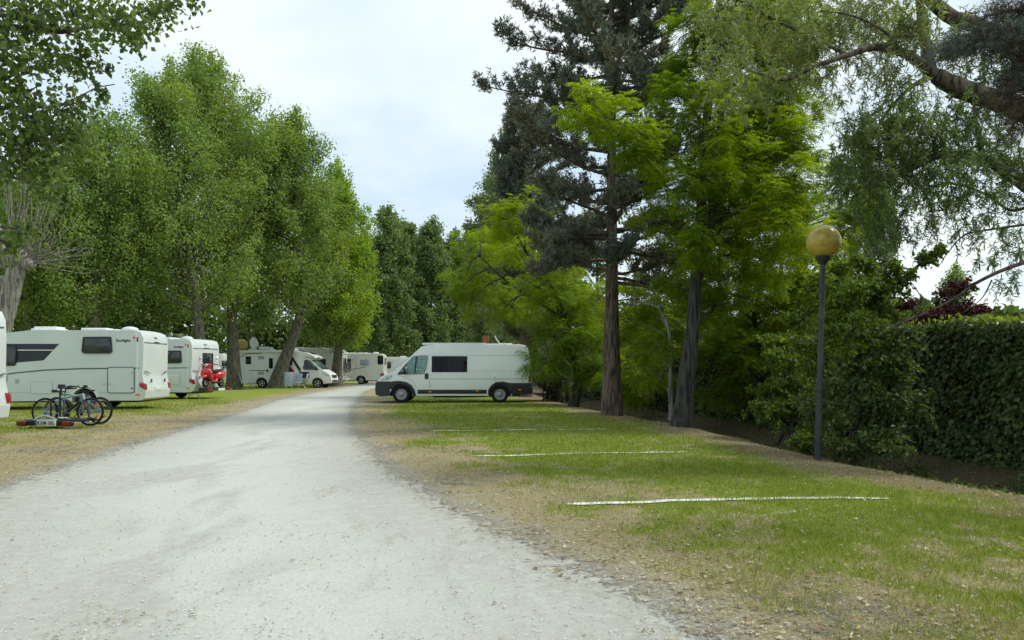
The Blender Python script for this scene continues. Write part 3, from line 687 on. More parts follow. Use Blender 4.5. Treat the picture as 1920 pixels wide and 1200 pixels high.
    if kind == 'swoosh':
        s = 1
        xr_ = lambda a: XF(7.0 - a - .14)
        zo = -.30 if variant else 0.; xo = -.55 if variant else 0.
        w2 = panel('side_window', rounded(rect(xr_(1.90 + xo), xr_(.95 + xo), 2.03 + zo, 2.55 + zo), .06, 3), yf, s, M['glass2'], root, .03, .02, .008)
        panel('window_frame', strip([(xr_(a_ + xo), b_ + zo) for a_, b_ in [(1.92, 2.05), (1.88, 2.54), (.97, 2.55), (.93, 2.05), (1.0, 2.01), (1.85, 2.01), (1.92, 2.05)]], .055), yf, s, M['trim'], w2, .04, .02, 0)
        nav = [(xr_(2.72), 2.32), (xr_(3.25), 1.74), (xr_(4.2), 1.66), (xr_(5.1), 1.60), (xr_(5.1), 2.32)]
        dk = panel('dark_graphic', nav, yf, s, M['navy'], root, .004, .01, 0, (2.0, 1.7))
        panel('pale_stripe', strip([(xr_(2.9), 2.10), (xr_(4.2), 2.10)], .03), yf, s, M['white2'], dk, .008, 0)
        w1 = panel('side_window', rounded(rect(xr_(5.0), xr_(4.18), 1.55, 2.22), .09, 4), yf, s, M['glass2'], root, .032, .02, .01, (1.7, 2.0))
        panel('window_frame', strip([(xr_(4.2), 1.6), (xr_(4.16), 2.15), (xr_(4.24), 2.24), (xr_(5.0), 2.24)], .05), yf, s, M['black'], w1, .042, .02, 0, (1.7, 2.0))
        panel('swoosh_line', strip([(xr_(5.0), 1.18), (xr_(4.2), 1.30), (xr_(3.2), 1.40), (xr_(2.0), 1.45), (xr_(.0), 1.47)], .045), yf, s, M['stripe'], root, .004, .01, 0, (1.3,))
        gd = root if variant else panel('garage_door', rounded(rect(xr_(1.06), xr_(.15), .60, 1.50), .09, 4), yf, s, M['greyw'], root, .010, .01)
        if not variant: panel('door_gasket', strip(rounded(rect(xr_(1.06), xr_(.15), .60, 1.50), .09, 4) + [rounded(rect(xr_(1.06), xr_(.15), .60, 1.50), .09, 4)[0]], .028), yf, s, M['stripe'], gd, .014, .0, 0, (.65, 1.3))
        for x_, z_ in () if variant else ((1.18, .92), (.98, .92), (.22, 1.30), (.22, .76)):
            panel('latch', rounded(rect(xr_(x_ + .05), xr_(x_ - .03), z_ - .02, z_ + .025), .01, 2), yf, s, M['chrome'], gd, .022, 0)
        fl = rounded(rect(xr_(3.68), xr_(2.95), .58, 1.0), .03, 2); panel('service_flap', fl, yf, s, M['greyw'], root, .010, .01); panel('flap_gap', strip(fl + [fl[0]], .014), yf, s, M['softline'], root, .013, .0)
        if variant:
            fl = rounded(rect(xr_(1.25), xr_(.45), .72, 1.22), .03, 2); vp = panel('fridge_vent', fl, yf, s, M['white2'], root, .016, .01, .004); panel('vent_rim', strip(fl + [fl[0]], .02), yf, s, M['softline'], vp, .020, 0)
            for z_ in (.80, .87, .94, 1.01, 1.08, 1.15): panel('vent_slat', strip([(xr_(1.18), z_), (xr_(.52), z_)], .014), yf, s, M['softline'], vp, .019, 0)
        panel('service_flap', rounded(rect(xr_(4.20), xr_(4.07), .94, 1.09), .03, 2), yf, s, M['softline'], root, .014, .01, .004)
        panel('fridge_vent', rounded(rect(xr_(4.75), xr_(4.45), 1.0, 1.3), .02, 2), yf, s, M['softline'], root, .012, .01)
        mt = face_matrix((xr_(.79), yf(xr_(.5), 2.43) + .004, 2.40), (-1, 0, 0), (0, 0, 1))
        tx = lettering('Sunlight', .135, M['navy'], root, mt, 'lettering', 0, 1.18, .003)
        panel('logo_mark', rounded(rect(xr_(.20), xr_(.14), 2.50, 2.58), .02, 2), yf, s, M['redgraph'], root, .004, .01)
        panel('logo_mark', rounded(rect(xr_(.08), xr_(.03), 2.40, 2.56), .01, 2), yf, s, M['redgraph'], root, .016, .01)
        mt = face_matrix((XF(7.003), .17, 2.42 + .13), (0, -1, .0), (0.25, 0, 1))
        lettering('Sunlight', .085, M['stripe'], root, mt, 'lettering', 0, 1., .0)
        panel('reflector', rounded(rect(xr_(.10), xr_(-.02), .50, .56), .02, 2), yf, s, M['amber'], root, .02, .03)
        rw = None if norear else MB().box((XF(6.985), -.15, 1.78), (.06, .74, .72)).build('rear_window', M['glass2'], root, .01)
        b = MB()
        for yy, zz_, sy, sz in ((-.15, 2.15, .80, .05), (-.15, 1.41, .80, .05), (.23, 1.78, .05, .79), (-.53, 1.78, .05, .79)): b.box((XF(6.99), yy, zz_), (.075, sy, sz))
        if rw: b.build('window_frame', M['trim'], rw, .008)
        for k in (-.62, -.54, .54, .62): MB().box((XF(7.075), k, 1.02), (.02, .025, .13)).build('rear_trim', M['trim'], root)
        for k in (1, -1): MB().tube([(XF(7.01), k * .98, 1.36), (XF(7.03), k * .55, 1.28)], .014).build('rear_trim', M['trim'], root)
    if kind == 'dish':
        s = -1
        w = panel('side_window', rounded(rect(XF(6.14), XF(5.76), 1.72, 2.26), .05, 3), yf, s, M['glass'], root, .03, .02, .006, (2.0,))
        dr = panel('door', rounded(rect(XF(4.56), XF(3.92), .42, 2.36), .06, 3), yf, s, M['white2'], root, .012, .02, .005, (.65, 1.3, 2.0))
        panel('door_window', rounded(rect(XF(4.45), XF(4.16), 1.40, 2.14), .04, 3), yf, s, M['glass'], dr, .022, .0, .004, (1.7, 2.0))
        panel('door_handle', rounded(rect(XF(4.62), XF(4.50), 1.14, 1.34), .03, 3), yf, s, M['black'], dr, .04, 0, .006)
        MB().box((XF(4.8), -1.10 - .03, 2.60), (4.0, .14, .14)).build('roof_awning', M['roofw'], root, .02)
        for z0 in (2.06, .96): panel('fridge_vent', rounded(rect(XF(5.25), XF(4.80), z0, z0 + .22), .02, 2), yf, s, M['softline'], root, .012, .01)
        panel('side_window', rounded(rect(XF(3.65), XF(2.75), 1.62, 2.18), .06, 3), yf, s, M['glass'], root, .03, .02, .006, (1.7, 2.0))
        panel('dark_graphic', [(XF(a), b) for a, b in [(2.95, 2.30), (2.75, 2.30), (2.05, 1.22), (2.22, 1.10)]], yf, s, M['trim'], root, .006, .01, 0, (1.3, 1.7, 2.0), (XF(2.5), XF(2.2)))
        panel('dark_graphic', rounded(rect(XF(2.25), XF(1.55), .72, 1.16), .03, 2), yf, s, M['trim'], root, .016, .01, 0, (.9, 1.0), (XF(1.9), XF(2.2)))
        panel('dark_graphic', [(XF(a), b) for a, b in [(3.25, 1.58), (3.05, 1.58), (2.75, 1.22), (3.1, 1.0), (3.5, .98), (3.2, 1.1), (2.98, 1.25)]], yf, s, M['navy'], root, .006, .01, 0, (1.3, 1.0))
        panel('red_graphic', [(XF(a), b) for a, b in [(3.0, 1.56), (2.88, 1.56), (2.60, 1.22), (2.75, 1.05), (2.95, 1.05), (2.78, 1.24)]], yf, s, M['redgraph'], root, .008, .01, 0, (1.3,))
        panel('red_graphic', [(XF(a), b) for a, b in [(3.65, .94), (3.2, .96), (3.35, .86), (3.7, .86)]], yf, s, M['redgraph'], root, .008, .01)
        panel('swoosh_line', strip([(XF(5.9), 1.27), (XF(5.2), 1.25), (XF(4.65), 1.25)], .05), yf, s, M['stripe'], root, .005, .01)
        panel('swoosh_line', strip([(XF(6.5), 2.2), (XF(6.3), 2.38), (XF(6.1), 2.46), (XF(5.0), 2.48)], .05), yf, s, M['stripe'], root, .005, .01, 0, (2.3,))
        panel('swoosh_line', strip([(XF(2.1), 2.27), (XF(1.5), 2.16), (XF(1.15), 2.14)], .04), yf, s, M['stripe'], root, .006, .01, 0, (2.3,))
        MB().box((XF(1.15), -.2, 2.17), (.04, .6, .07)).build('nose_badge', M['navy'], root, .01)
        b = MB(); b.box((XF(5.0), -.2, top + .17), (.9, .5, .22), Matrix.Rotation(R(4), 3, 'Y')); b.build('roof_rack_box', M['greyw'], root, .02)
        dm = MB(); dm.tube([(XF(5.9), -.1, top), (XF(5.9), -.1, top + .35)], .035).build('dish_mast', M['steel'], root)
        c = Vector((XF(5.95), -.16, top + .52)); dd = MB()
        dd.lathe([(.01, 0), (.15, .012), (.28, .045), (.36, .08), (.37, .07), (.28, .03), (.15, -.004), (.01, -.015)], (0, 0, 0), 'z', 24)
        dd.rotate(Matrix.Rotation(R(40), 3, 'Z') @ Matrix.Rotation(R(78), 3, 'X') @ Matrix.Diagonal((.85, 1.2, 1)))
        dd.v = [(p[0] + c.x, p[1] + c.y, p[2] + c.z) for p in dd.v]; dd.build('satellite_dish', M['white2'], root)
        MB().tube([(XF(5.9), -.1, top + .3), (XF(5.5), -.5, top + .28)], .018).box((XF(5.48), -.52, top + .30), (.08, .1, .08)).build('dish_arm', M['steel'], root)
    if kind in ('plain', 'small'):
        s = 1
        w = panel('side_window', rounded(rect(XF(5.75), XF(5.0), 1.62, 2.12), .06, 3), yf, s, M['bluewin'] if kind == 'small' else M['glass2'], root, .03, .02, .006, (1.7, 2.0))
        panel('side_window', rounded(rect(XF(4.2), XF(3.0), 1.5, 2.2), .06, 3), yf, s, M['glass2'], root, .03, .02, .006, (1.7, 2.0))
        panel('swoosh_line', strip([(XF(4.1), 1.25), (XF(5.0), 1.38), (XF(5.5), 1.52)], .05), yf, s, M['stripe'], root, .005, .01, 0, (1.3,))
        panel('door_seam', strip([(XF(4.6), 2.4), (XF(4.62), 1.5), (XF(4.5), .9)], .03), yf, s, M['softline'], root, .004, .01, 0, (2.3, 2.0, 1.7, 1.3))
        panel('door_seam', strip([(XF(5.5), 1.2), (XF(5.5), .45)], .02), yf, s, M['softline'], root, .004, .01, 0, (.65, .9))
        panel('rear_corner_window', rounded(rect(XF(6.97), XF(6.5), 1.7, 2.45), .05, 3), yf, s, M['glass'], root, .02, .06, .004, (2., 2.3), (XF(6.7), XF(6.9))) if kind == 'small' else None
        MB().box((XF(6.99), 0, 1.95), (.06, .9, .5)).build('rear_window', M['glass2'], root, .01)
        if kind == 'plain':
            b = MB(); b.tube([(XF(7.02), .7, 1.0), (XF(7.5), .7, 1.02), (XF(7.5), -.7, 1.02), (XF(7.02), -.7, 1.0)], .025).tube([(XF(7.03), .35, 2.2), (XF(7.08), .35, 1.0)], .02).tube([(XF(7.03), -.35, 2.2), (XF(7.08), -.35, 1.0)], .02)
            for k in (.15, .32): b.box((XF(7.05 + k), 0, 1.03), (.1, 1.4, .03))
            b.build('bicycle_carrier', M['alu'], root)
            b = MB(); b.box((XF(7.12), 0, .5), (.35, 1.9, .12)); b.build('rear_bumper', M['greyw'], root, .02)
        b = MB(); b.box((XF(4.2), .1, top + .06), (1.2, .5, .1)); b.build('roof_hatch', M['roofw'], root, .03)
    return root
def place_rear(px, py, rz_deg, Y):
    """origin of a motorhome whose near rear corner (local x=-3.5, y=+1.1) stands on the ray of px at depth Y"""
    a = R(rz_deg); c = np.array([(px - 960) * Y / FP, Y]); lx, ly = -3.5, 1.1
    return (c[0] - (lx * math.cos(a) - ly * math.sin(a)), c[1] - (lx * math.sin(a) + ly * math.cos(a)))
# ------------------------------------------------------------------ smaller things
def make_caravan(loc, rz, label, win):
    root = empty('caravan', loc, rz, label, 'caravan', 'caravans partly hidden among the trees')
    ol = rounded([(-2.4, .45), (2.3, .45), (2.5, 1.2), (2.1, 2.42), (-2.2, 2.5), (-2.5, 1.4)], .3, 5)
    yf = lambda x, z: 1.1 * float(np.interp(z, [.4, .8, 2., 2.5], [.97, 1, .99, .95]))
    shell('body', ol, yf, M['white2'], root, (.8, 1.2, 2.0), (), .05)
    for s in (1, -1):
        wheel(root, -.2, s * .95, .31, .2, s, 'steel')
        panel('side_window', rounded(rect(-1.7, -.7, 1.35, 2.0), .08, 3), yf, s, M['glass2'], root, .03, .02, .006)
        panel('side_window', rounded(rect(.6, 1.7, 1.35, 2.0), .08, 3), yf, s, M['glass2'], root, .03, .02, .006)
        for z in (.7, .95, 1.15): panel('ribbed_line', strip([(-2.3, z), (2.3, z)], .02), yf, s, M['softline'], root, .006, .01)
    MB().box((-2.46, 0, 1.65), (.1, 1.5, .62)).build('end_window', M[win], root, .02)
    MB().box((2.36, 0, 1.65), (.1, 1.5, .55), Matrix.Rotation(R(-17), 3, 'Y')).build('end_window', M[win], root, .02)
    MB().tube([(2.3, .4, .5), (3.4, 0, .45)], .04).tube([(2.3, -.4, .5), (3.4, 0, .45)], .04).tube([(3.3, 0, .5), (3.3, 0, .02)], .03).build('drawbar', M['steel'], root)
    MB().box((.4, 0, 2.53), (.6, .6, .1)).build('roof_hatch', M['roofw'], root, .03)
    return root

def make_bicycle(loc, rz, label, fm, name='bicycle', group=None, tilt=0., reflect=True):
    root = empty(name, loc, rz, label, 'bicycle', group); root.rotation_euler = (tilt, 0, rz)
    WB, r = .60, .355
    fb = MB(); bb = (-.06, 0, .30); hd0, hd1 = (.42, 0, .66), (.385, 0, .82); st = (-.22, 0, .74)
    fb.tube([bb, st], .024).tube([bb, (.43, 0, .66)], [.045, .04]).tube([(-.20, 0, .70), (.395, 0, .79)], .026).tube([hd0, hd1], .032)
    for s in (.07, -.07): fb.tube([(-.07, s * .5, .30), (-WB, s, r)], .014).tube([(-.21, s * .3, .66), (-WB, s, r)], .011)
    fb.build('frame', fm, root)
    MB().tube([(.0, 0, .36), (.36, 0, .62)], [.05, .048]).ball((-.05, 0, .29), .085, (1, .7, 1)).build('battery_and_motor', M['black'], root)
    fk = MB()
    for s in (.06, -.06): fk.tube([(.425, s, .65), (.5, s, .52), (WB, s, r)], .018)
    fk.tube([(.425, -.06, .655), (.425, .06, .655)], .022); fk.build('fork', M['trim'], root)
    h = MB(); h.tube([(.385, 0, .82), (.37, 0, .95), (.40, 0, .97)], .018)
    h.tube([(.26, .34, 1.0), (.33, .22, .99), (.40, .05, .97), (.40, -.05, .97), (.33, -.22, .99), (.26, -.34, 1.0)], .014)
    for s in (1, -1): h.tube([(.26, s * .35, 1.0), (.31, s * .23, .99)], .021).tube([(.33, s * .24, .98), (.42, s * .30, .95)], .008)
    h.box((.44, 0, 1.0), (.05, .09, .06)); h.build('handlebar', M['black'], root)
    sd = MB(); sd.tube([st, (-.245, 0, .86)], .015)
    sd.add([(-.40, .08, .90), (-.40, -.08, .90), (-.22, .055, .885), (-.22, -.055, .885), (-.08, .018, .88), (-.08, -.018, .88), (-.40, .06, .86), (-.40, -.06, .86), (-.22, .04, .85), (-.22, -.04, .85), (-.08, .012, .86), (-.08, -.012, .86)], [(0, 1, 3, 2), (2, 3, 5, 4), (6, 8, 9, 7), (8, 10, 11, 9), (0, 2, 8, 6), (2, 4, 10, 8), (1, 7, 9, 3), (3, 9, 11, 5), (0, 6, 7, 1), (4, 5, 11, 10)])
    sd.build('saddle', M['black'], root, .006)
    ck = MB(); ck.torus((-.06, .05, .30), 'y', .085, .008, 24, 6).tube([(-.06, .07, .30), (.06, .08, .18)], .012).tube([(-.06, -.07, .30), (-.18, -.08, .42)], .012).box((.07, .13, .17), (.09, .1, .02)).box((-.19, -.13, .43), (.09, .1, .02))
    ck.tube([(-.06, .05, .385), (-WB, .05, r + .045)], .006, 5).tube([(-.06, .05, .215), (-WB, .05, r - .045)], .006, 5); ck.build('crank', M['trim'], root)
    for sx, nm in ((-WB, 'r'), (WB, 'f')):
        b = MB(); c = (sx, 0, r)
        b.torus(c, 'y', r - .055, .014, 36, 6).lathe([(.025, -.05), (.03, -.03), (.018, 0), (.03, .03), (.025, .05)], c, 'y', 10)
        for k in range(18):
            a = 2 * math.pi * k / 18; b.tube([(sx, .02 * (-1) ** k, r), (sx + (r - .06) * math.cos(a), 0, r + (r - .06) * math.sin(a))], .0035, 4)
        b.torus((sx, -.045, r), 'y', .075, .006, 20, 5)
        wo = b.build('wheel', M['steel'], root)
        MB().torus(c, 'y', r - .026, .027, 40, 8).build('tyre', M['tyre'], wo)
        if reflect:
            rf = MB()
            for a in ((.9, 4.0) if nm == 'r' else (2.4, 5.6)):
                rot = Matrix.Rotation(-(a + math.pi / 2), 3, 'Y')
                rf.box((sx + .2 * math.cos(a), 0, r + .2 * math.sin(a)), (.11, .02, .05), rot)
            rf.build('reflector', M['amber'], wo, .006)
    return root

def make_scooter(loc, rz):
    root = empty('motor_scooter', loc, rz, 'bright red motor scooter with dark seat carried across the back of a white motorhome', 'scooter')
    b = MB()   # leg shield + floor + tail as one pressed shell
    def lofty(mb, secs, n=14):
        vs = []; k = len(secs)
        for (x, z, hw, hh, tilt) in secs:
            for j in range(n):
                a = 2 * math.pi * j / n; u, v = math.cos(a), math.sin(a)
                u = math.copysign(abs(u) ** .75, u); v = math.copysign(abs(v) ** .75, v)
                vs.append((x - v * hh * math.sin(tilt), u * hw, z + v * hh * math.cos(tilt)))
        fs = [(i * n + j, i * n + (j + 1) % n, (i + 1) * n + (j + 1) % n, (i + 1) * n + j) for i in range(k - 1) for j in range(n)]
        fs += [tuple(range(n))[::-1], tuple(range((k - 1) * n, k * n))]
        mb.add(vs, fs)
    lofty(b, [(.50, .96, .10, .05, 1.3), (.56, .84, .24, .06, 1.35), (.555, .66, .30, .06, 1.45), (.50, .48, .26, .05, 1.5), (.40, .36, .20, .05, 1.0), (.22, .30, .19, .04, .1), (-.02, .30, .19, .045, 0), (-.12, .36, .19, .10, -.3)])
    b.build('body', M['red'], root, 0, 60)
    b = MB(); lofty(b, [(-.06, .52, .13, .12, 0), (-.18, .55, .25, .19, 0), (-.42, .57, .30, .20, 0), (-.66, .60, .24, .17, 0), (-.82, .62, .10, .10, 0)]); b.build('tail_body', M['red'], root, 0, 60)
    b = MB(); lofty(b, [(-.02, .76, .10, .03, 0), (-.12, .79, .15, .05, 0), (-.35, .80, .16, .055, 0), (-.58, .83, .15, .055, 0), (-.76, .84, .10, .04, 0)]); b.build('seat', M['seat'], root, 0, 60)
    b = MB(); lofty(b, [(.82, .44, .03, .02, 0), (.76, .50, .10, .06, 0), (.64, .53, .13, .08, 0), (.52, .52, .11, .08, 0), (.42, .46, .05, .04, 0)]); b.build('front_mudguard', M['red'], root, 0, 60)
    b = MB(); lofty(b, [(.34, 1.03, .10, .05, .3), (.44, 1.06, .17, .07, .2), (.52, 1.05, .13, .075, .1), (.57, 1.03, .08, .06, 0)])
    b.tube([(.42, .12, 1.06), (.36, .30, 1.08), (.30, .37, 1.08)], .03).tube([(.42, -.12, 1.06), (.36, -.30, 1.08), (.30, -.37, 1.08)], .03)
    hs = b.build('handlebar', M['red'], root, 0, 60)
    MB().ball((.565, 0, 1.035), .085, (.45, 1, 1)).build('headlight', M['lamp'], hs)
    MB().tube([(.33, .34, 1.08), (.27, .43, 1.08)], .024).tube([(.33, -.34, 1.08), (.27, -.43, 1.08)], .024).build('grip', M['black'], hs)
    for s in (1, -1):
        mo = MB().tube([(.37, s * .28, 1.09), (.36, s * .36, 1.28), (.38, s * .40, 1.34)], .009).lathe([(.01, -.02), (.06, -.018), (.075, 0), (.07, .012), (.01, .015)], (.38, s * .42, 1.38), 'x', 18).build('mirror', M['chrome'], hs)
    for x in (.60, -.60):
        c = (x, 0, .23)
        wo = MB().lathe([(.13, -.045), (.14, 0), (.13, .045), (.06, .05), (.04, .06)], c, 'y', 20).build('wheel', M['steel'], root)
        MB().torus(c, 'y', .18, .052, 26, 8).build('tyre', M['tyre'], wo)
    MB().tube([(.60, .08, .23), (.55, .09, .5), (.49, .05, .95)], .03).tube([(-.2, .1, .22), (-.6, .1, .23)], .06).tube([(-.1, -.14, .2), (-.5, -.2, .22), (-.8, -.2, .26)], [.03, .05, .055]).build('engine_and_fork', M['trim'], root)
    MB().tube([(.55, .30, .66), (.50, .27, .47), (.40, .21, .33), (.2, .2, .27), (-.1, .2, .28)], .012).tube([(.55, -.30, .66), (.50, -.27, .47), (.40, -.21, .33), (.2, -.2, .27), (-.1, -.2, .28)], .012).build('chrome_edge', M['chrome'], root)
    MB().tube([(-.62, .16, .84), (-.86, .14, .96), (-.90, 0, .97), (-.86, -.14, .96), (-.62, -.16, .84)], .014).tube([(-.70, .1, .88), (-.9, .1, .9)], .01).tube([(-.70, -.1, .88), (-.9, -.1, .9)], .01).build('luggage_rack', M['chrome'], root)
    MB().ball((-.84, 0, .66), .06, (.5, 1, .9)).build('tail_light', M['redlens'], root)
    for s in (1, -1): MB().ball((-.74, s * .2, .62), .035, (1, .6, 1)).build('indicator', M['amber'], root)
    return root

def make_chair(loc, rz, label):
    root = empty('camping_chair', loc, rz, label, 'camping chair', 'camping chairs beside the far motorhome')
    f = MB()
    for s in (.26, -.26):
        f.tube([(.26, s, 0), (-.22, s, .62)], .013).tube([(-.26, s, 0), (.24, s, .62)], .013).tube([(-.24, s, .62), (.26, s, .63)], .016).tube([(-.2, s, .42), (-.36, s, 1.02)], .013)
    f.tube([(-.26, -.26, .02), (-.26, .26, .02)], .012).tube([(.26, -.26, .02), (.26, .26, .02)], .012); f.build('frame', M['alu'], root)
    MB().box((.02, 0, .42), (.46, .5, .035)).build('seat', M['chairc'], root, .01)
    MB().box((-.285, 0, .74), (.03, .5, .60), Matrix.Rotation(R(-15), 3, 'Y')).build('backrest', M['chairc'], root, .01)
    return root

# ------------------------------------------------------------------ place vehicles
def gp(x, y, dz=0.): return (x, y, gz(x, y) + dz)
van = make_van((-2.46, 32.2, gz(-2.3, 31.5)), R(180.5)); van.scale = (1.03, 1, 1)

def rear_at(px, Y, rz_deg, ly=1.1, lx=-3.5):
    a = R(rz_deg); c = ((px - 960) * Y / FP, Y)
    x = c[0] - (lx * math.cos(a) - ly * math.sin(a)); y = c[1] - (lx * math.sin(a) + ly * math.cos(a)); return (x, y, gz(x, y))
make_motorhome(rear_at(12, 16.6, 183, -1.05), R(183), 'white motorhome cut by the left edge, only its rear corner and lamp showing', 'swoosh_plainrear')
make_motorhome(rear_at(268, 26.3, 183), R(183), 'long white motorhome with a dark swoosh line, standing behind the two bicycles', 'swoosh_plainrear')
m2loc = rear_at(359, 34.6, 168)
mh2 = make_motorhome(m2loc, R(168), 'white motorhome with a red scooter on its rear carrier', 'swoosh_vent')
mh3 = make_motorhome(rear_at(619, 53.2, -3, -1.0, 3.45), R(-3), 'white motorhome with a satellite dish and red and black side graphics, between two tree trunks', 'dish')
mh4 = make_motorhome(rear_at(641, 59, 181), R(181), 'grey-white motorhome with bicycles hung on its rear carrier behind a tree trunk', 'plain')
make_motorhome(rear_at(719, 64.5, 181), R(181), 'small cream motorhome with a pale blue window, left of the white van', 'small')

# carrier on the second motorhome, its scooter on top
c2 = MB(); c2.box((-3.95, 0, .52), (.24, 2.0, .05)).box((-3.72, .5, .46), (.55, .07, .07)).box((-3.72, -.5, .46), (.55, .07, .07)).box((-4.2, 0, .45), (.09, 1.9, .09)).box((-3.95, .95, .44), (.34, .06, .16))
car = c2.build('scooter_carrier', M['trim'], mh2, .01)
for y in (.78, -.78): MB().box((-4.26, y, .45), (.06, .30, .11)).build('tail_light', M['redlens'], car, .01)
MB().box((-4.27, -.1, .45), (.02, .52, .12)).build('number_plate', M['plate'], car)
lv = Matrix.Translation(m2loc) @ Matrix.Rotation(R(168), 4, 'Z')
sp = lv @ Vector((-3.95, .1, .545)); make_scooter(sp, R(168 + 90))
tp = lv @ Vector((-3.95, .1, .0))
# silver folding step by the second motorhome
x, y = G(363, 748); st = empty('folding_step', gp(x, y), R(15), 'small silver folding step on the grass below the scooter', 'step')
b = MB()
for s in (.2, -.2): b.tube([(-.3, s, .0), (-.16, s, .24), (.16, s, .24), (.3, s, 0)], .018)
b.build('leg_frame', M['alu'], st)
MB().box((0, 0, .25), (.34, .44, .03)).build('tread', M['alu'], st, .006)

# bicycles on the rear of mh4
lv4 = Matrix.Translation(mh4.location) @ Matrix.Rotation(R(181), 4, 'Z')
M['greyb'] = mat_plain('grey_bike_paint', (.16, .18, .18), .4, 0, .5, .15, 9, .2)
for i, (dx, lab) in enumerate(((-3.66, 'dark bicycle hung closest to the wall on the far motorhome carrier'), (-3.84, 'dark bicycle hung outermost on the far motorhome carrier'))):
    p = lv4 @ Vector((dx, -.1 + .25 * i, 1.07)); make_bicycle(p, R(181 + 90 + 180 * i), lab, M['greyb'], 'bicycle', 'bicycles on the far motorhome', 0, False)

# bikes and tow-bar rack in the left foreground
x, y = (126 - 960) * 18.9 / FP, 18.9
make_bicycle(gp(x, y), R(-4), 'mint framed electric bicycle facing right, nearer of the two behind the rack', M['mint'], 'bicycle', 'electric bicycles by the rack', R(-3))
x, y = (146 - 960) * 19.5 / FP, 19.5
M['mint2'] = mat_plain('grey_mint_bike_paint', (.22, .32, .32), .35, 0, .5, .15, 9, .3)
make_bicycle(gp(x, y), R(174), 'grey-green electric bicycle facing left, behind the mint one', M['mint2'], 'bicycle', 'electric bicycles by the rack', R(3))
x, y = (86 - 960) * 18.1 / FP, 18.1
rk = empty('bike_rack', gp(x, y), R(-6), 'black tow-bar bicycle rack lying on dry grass with number plate KXM 30L', 'bike rack')
b = MB(); b.box((0, .10, .14), (1.12, .22, .10)).box((.0, .35, .12), (.5, .5, .10)).box((-.15, .3, .2), (.12, .5, .07))
b.box((.30, .0, .14), (.55, .12, .12)).box((-.36, 0, .14), (.5, .10, .12)); b.build('rack_base', M['black'], rk, .02)
for s in (1, -1):
    lo = MB().box((s * .60, -.03, .13), (.26, .1, .125)).build('lamp_housing', M['black'], rk, .03)
    MB().box((s * .585, -.085, .14), (.19, .02, .085)).build('tail_light', M['redlens'], lo, .006)
pl = MB().box((.06, -.09, .15), (.54, .02, .155)).build('number_plate', M['plate'], rk, .006)
MB().box((-.185, -.1035, .15), (.045, .006, .14)).build('blue_band', M['blued'], pl)
lettering('KXM 30L', .128, M['black'], pl, face_matrix((-.145, -.1015, .105), (1, 0, 0), (0, 0, 1)), 'lettering', 0, .80, .001, 1.14)
MB().tube([(-.26, -.06, .22), (-.12, -.06, .29), (.02, -.06, .315), (.16, -.06, .29), (.34, -.06, .22)], .022).tube([(-.2, -.05, .24), (.28, -.05, .24)], .012).build('handle_arch', M['alu'], rk)
b = MB(); b.tube([(.10, .35, .14), (.10, .36, .75), (.12, .36, 1.0)], .025).tube([(.12, .36, .98), (.12, .9, .95)], .018).tube([(.12, .36, .88), (-.1, .7, .80)], .018).box((.12, .36, 1.02), (.09, .1, .10)).box((-.08, .4, .9), (.1, .07, .07)).box((.16, .6, .98), (.08, .08, .08)); b.tube([(-.10, .30, .2), (-.12, .32, .6), (-.02, .34, .72), (.12, .34, .74), (.22, .34, .66), (.24, .3, .2)], .022)
b.build('clamp_arm', M['trim'], rk)
b = MB()
for dy in (.15, .5):
    b.box((.35, dy, .19), (1.25, .12, .04)); b.box((-.45, dy, .19), (.4, .12, .04))
for k in range(9): b.tube([(.45 + .06 * k, .12, .21), (.47 + .055 * k, .30, .24 + .02 * math.sin(k)), (.49 + .06 * k, .5, .21)], .014, 5)
b.build('wheel_rail', M['black'], rk, .008)
b = MB()
for k in range(3): b.box((.30 + .075 * k, .1, .265), (.045, .16, .02), Matrix.Rotation(R(35), 3, 'Z'))
b.build('strap_clip', M['plate'], rk)

# chairs, crate and table by the dish motorhome
for (px, py, rz, lab) in ((548, 728, 200, 'pale blue camping chair nearest the leaning trunk, seat towards the viewer'), (560, 728, 250, 'pale blue camping chair in the middle, beside the black graphic of the motorhome'), (574, 727, 170, 'pale blue camping chair closest to the front wheel of the dish motorhome'), (464, 730, 30, 'folded-looking pale camping chair left of the dish motorhome rear wheel')):
    x, y = G(px, py); make_chair(gp(x, y - .6), R(rz), lab)
x, y = G(541, 729)
tb = empty('folding_table', gp(x, y), R(10), 'pale folding table set up on edge beside the leaning trunk', 'table', None)
MB().box((0, 0, .66), (.52, .05, .98)).build('table_top', M['chairc'], tb, .01)
MB().tube([(-.2, .05, 0), (-.2, .05, .3)], .015).tube([(.2, .05, 0), (.2, .05, .3)], .015).build('leg_frame', M['alu'], tb)
x, y = G(473, 729)
cr_ = empty('folding_stool', gp(x, y), R(40), 'white folding stool beside the rear wheel of the dish motorhome', 'stool')
b = MB()
for s in (.18, -.18): b.tube([(.2, s, 0), (-.2, s, .45)], .014).tube([(-.2, s, 0), (.2, s, .45)], .014)
b.build('leg_frame', M['alu'], cr_); MB().box((0, 0, .45), (.42, .38, .02)).build('seat', M['chairc'], cr_, .005)

x = (410 - 960) * 60 / FP; make_caravan(gp(x, 60), R(85), 'white caravan with a broad dark end window behind the red scooter', 'glass')
x = (748 - 960) * 74 / FP; make_caravan(gp(x, 74), R(5), 'white caravan just showing past the nose of the white van', 'glass2')
x = (1040 - 960) * 50 / FP; make_caravan(gp(x, 50), R(20), 'pale caravan glimpsed behind the tail of the white van', 'glass2')

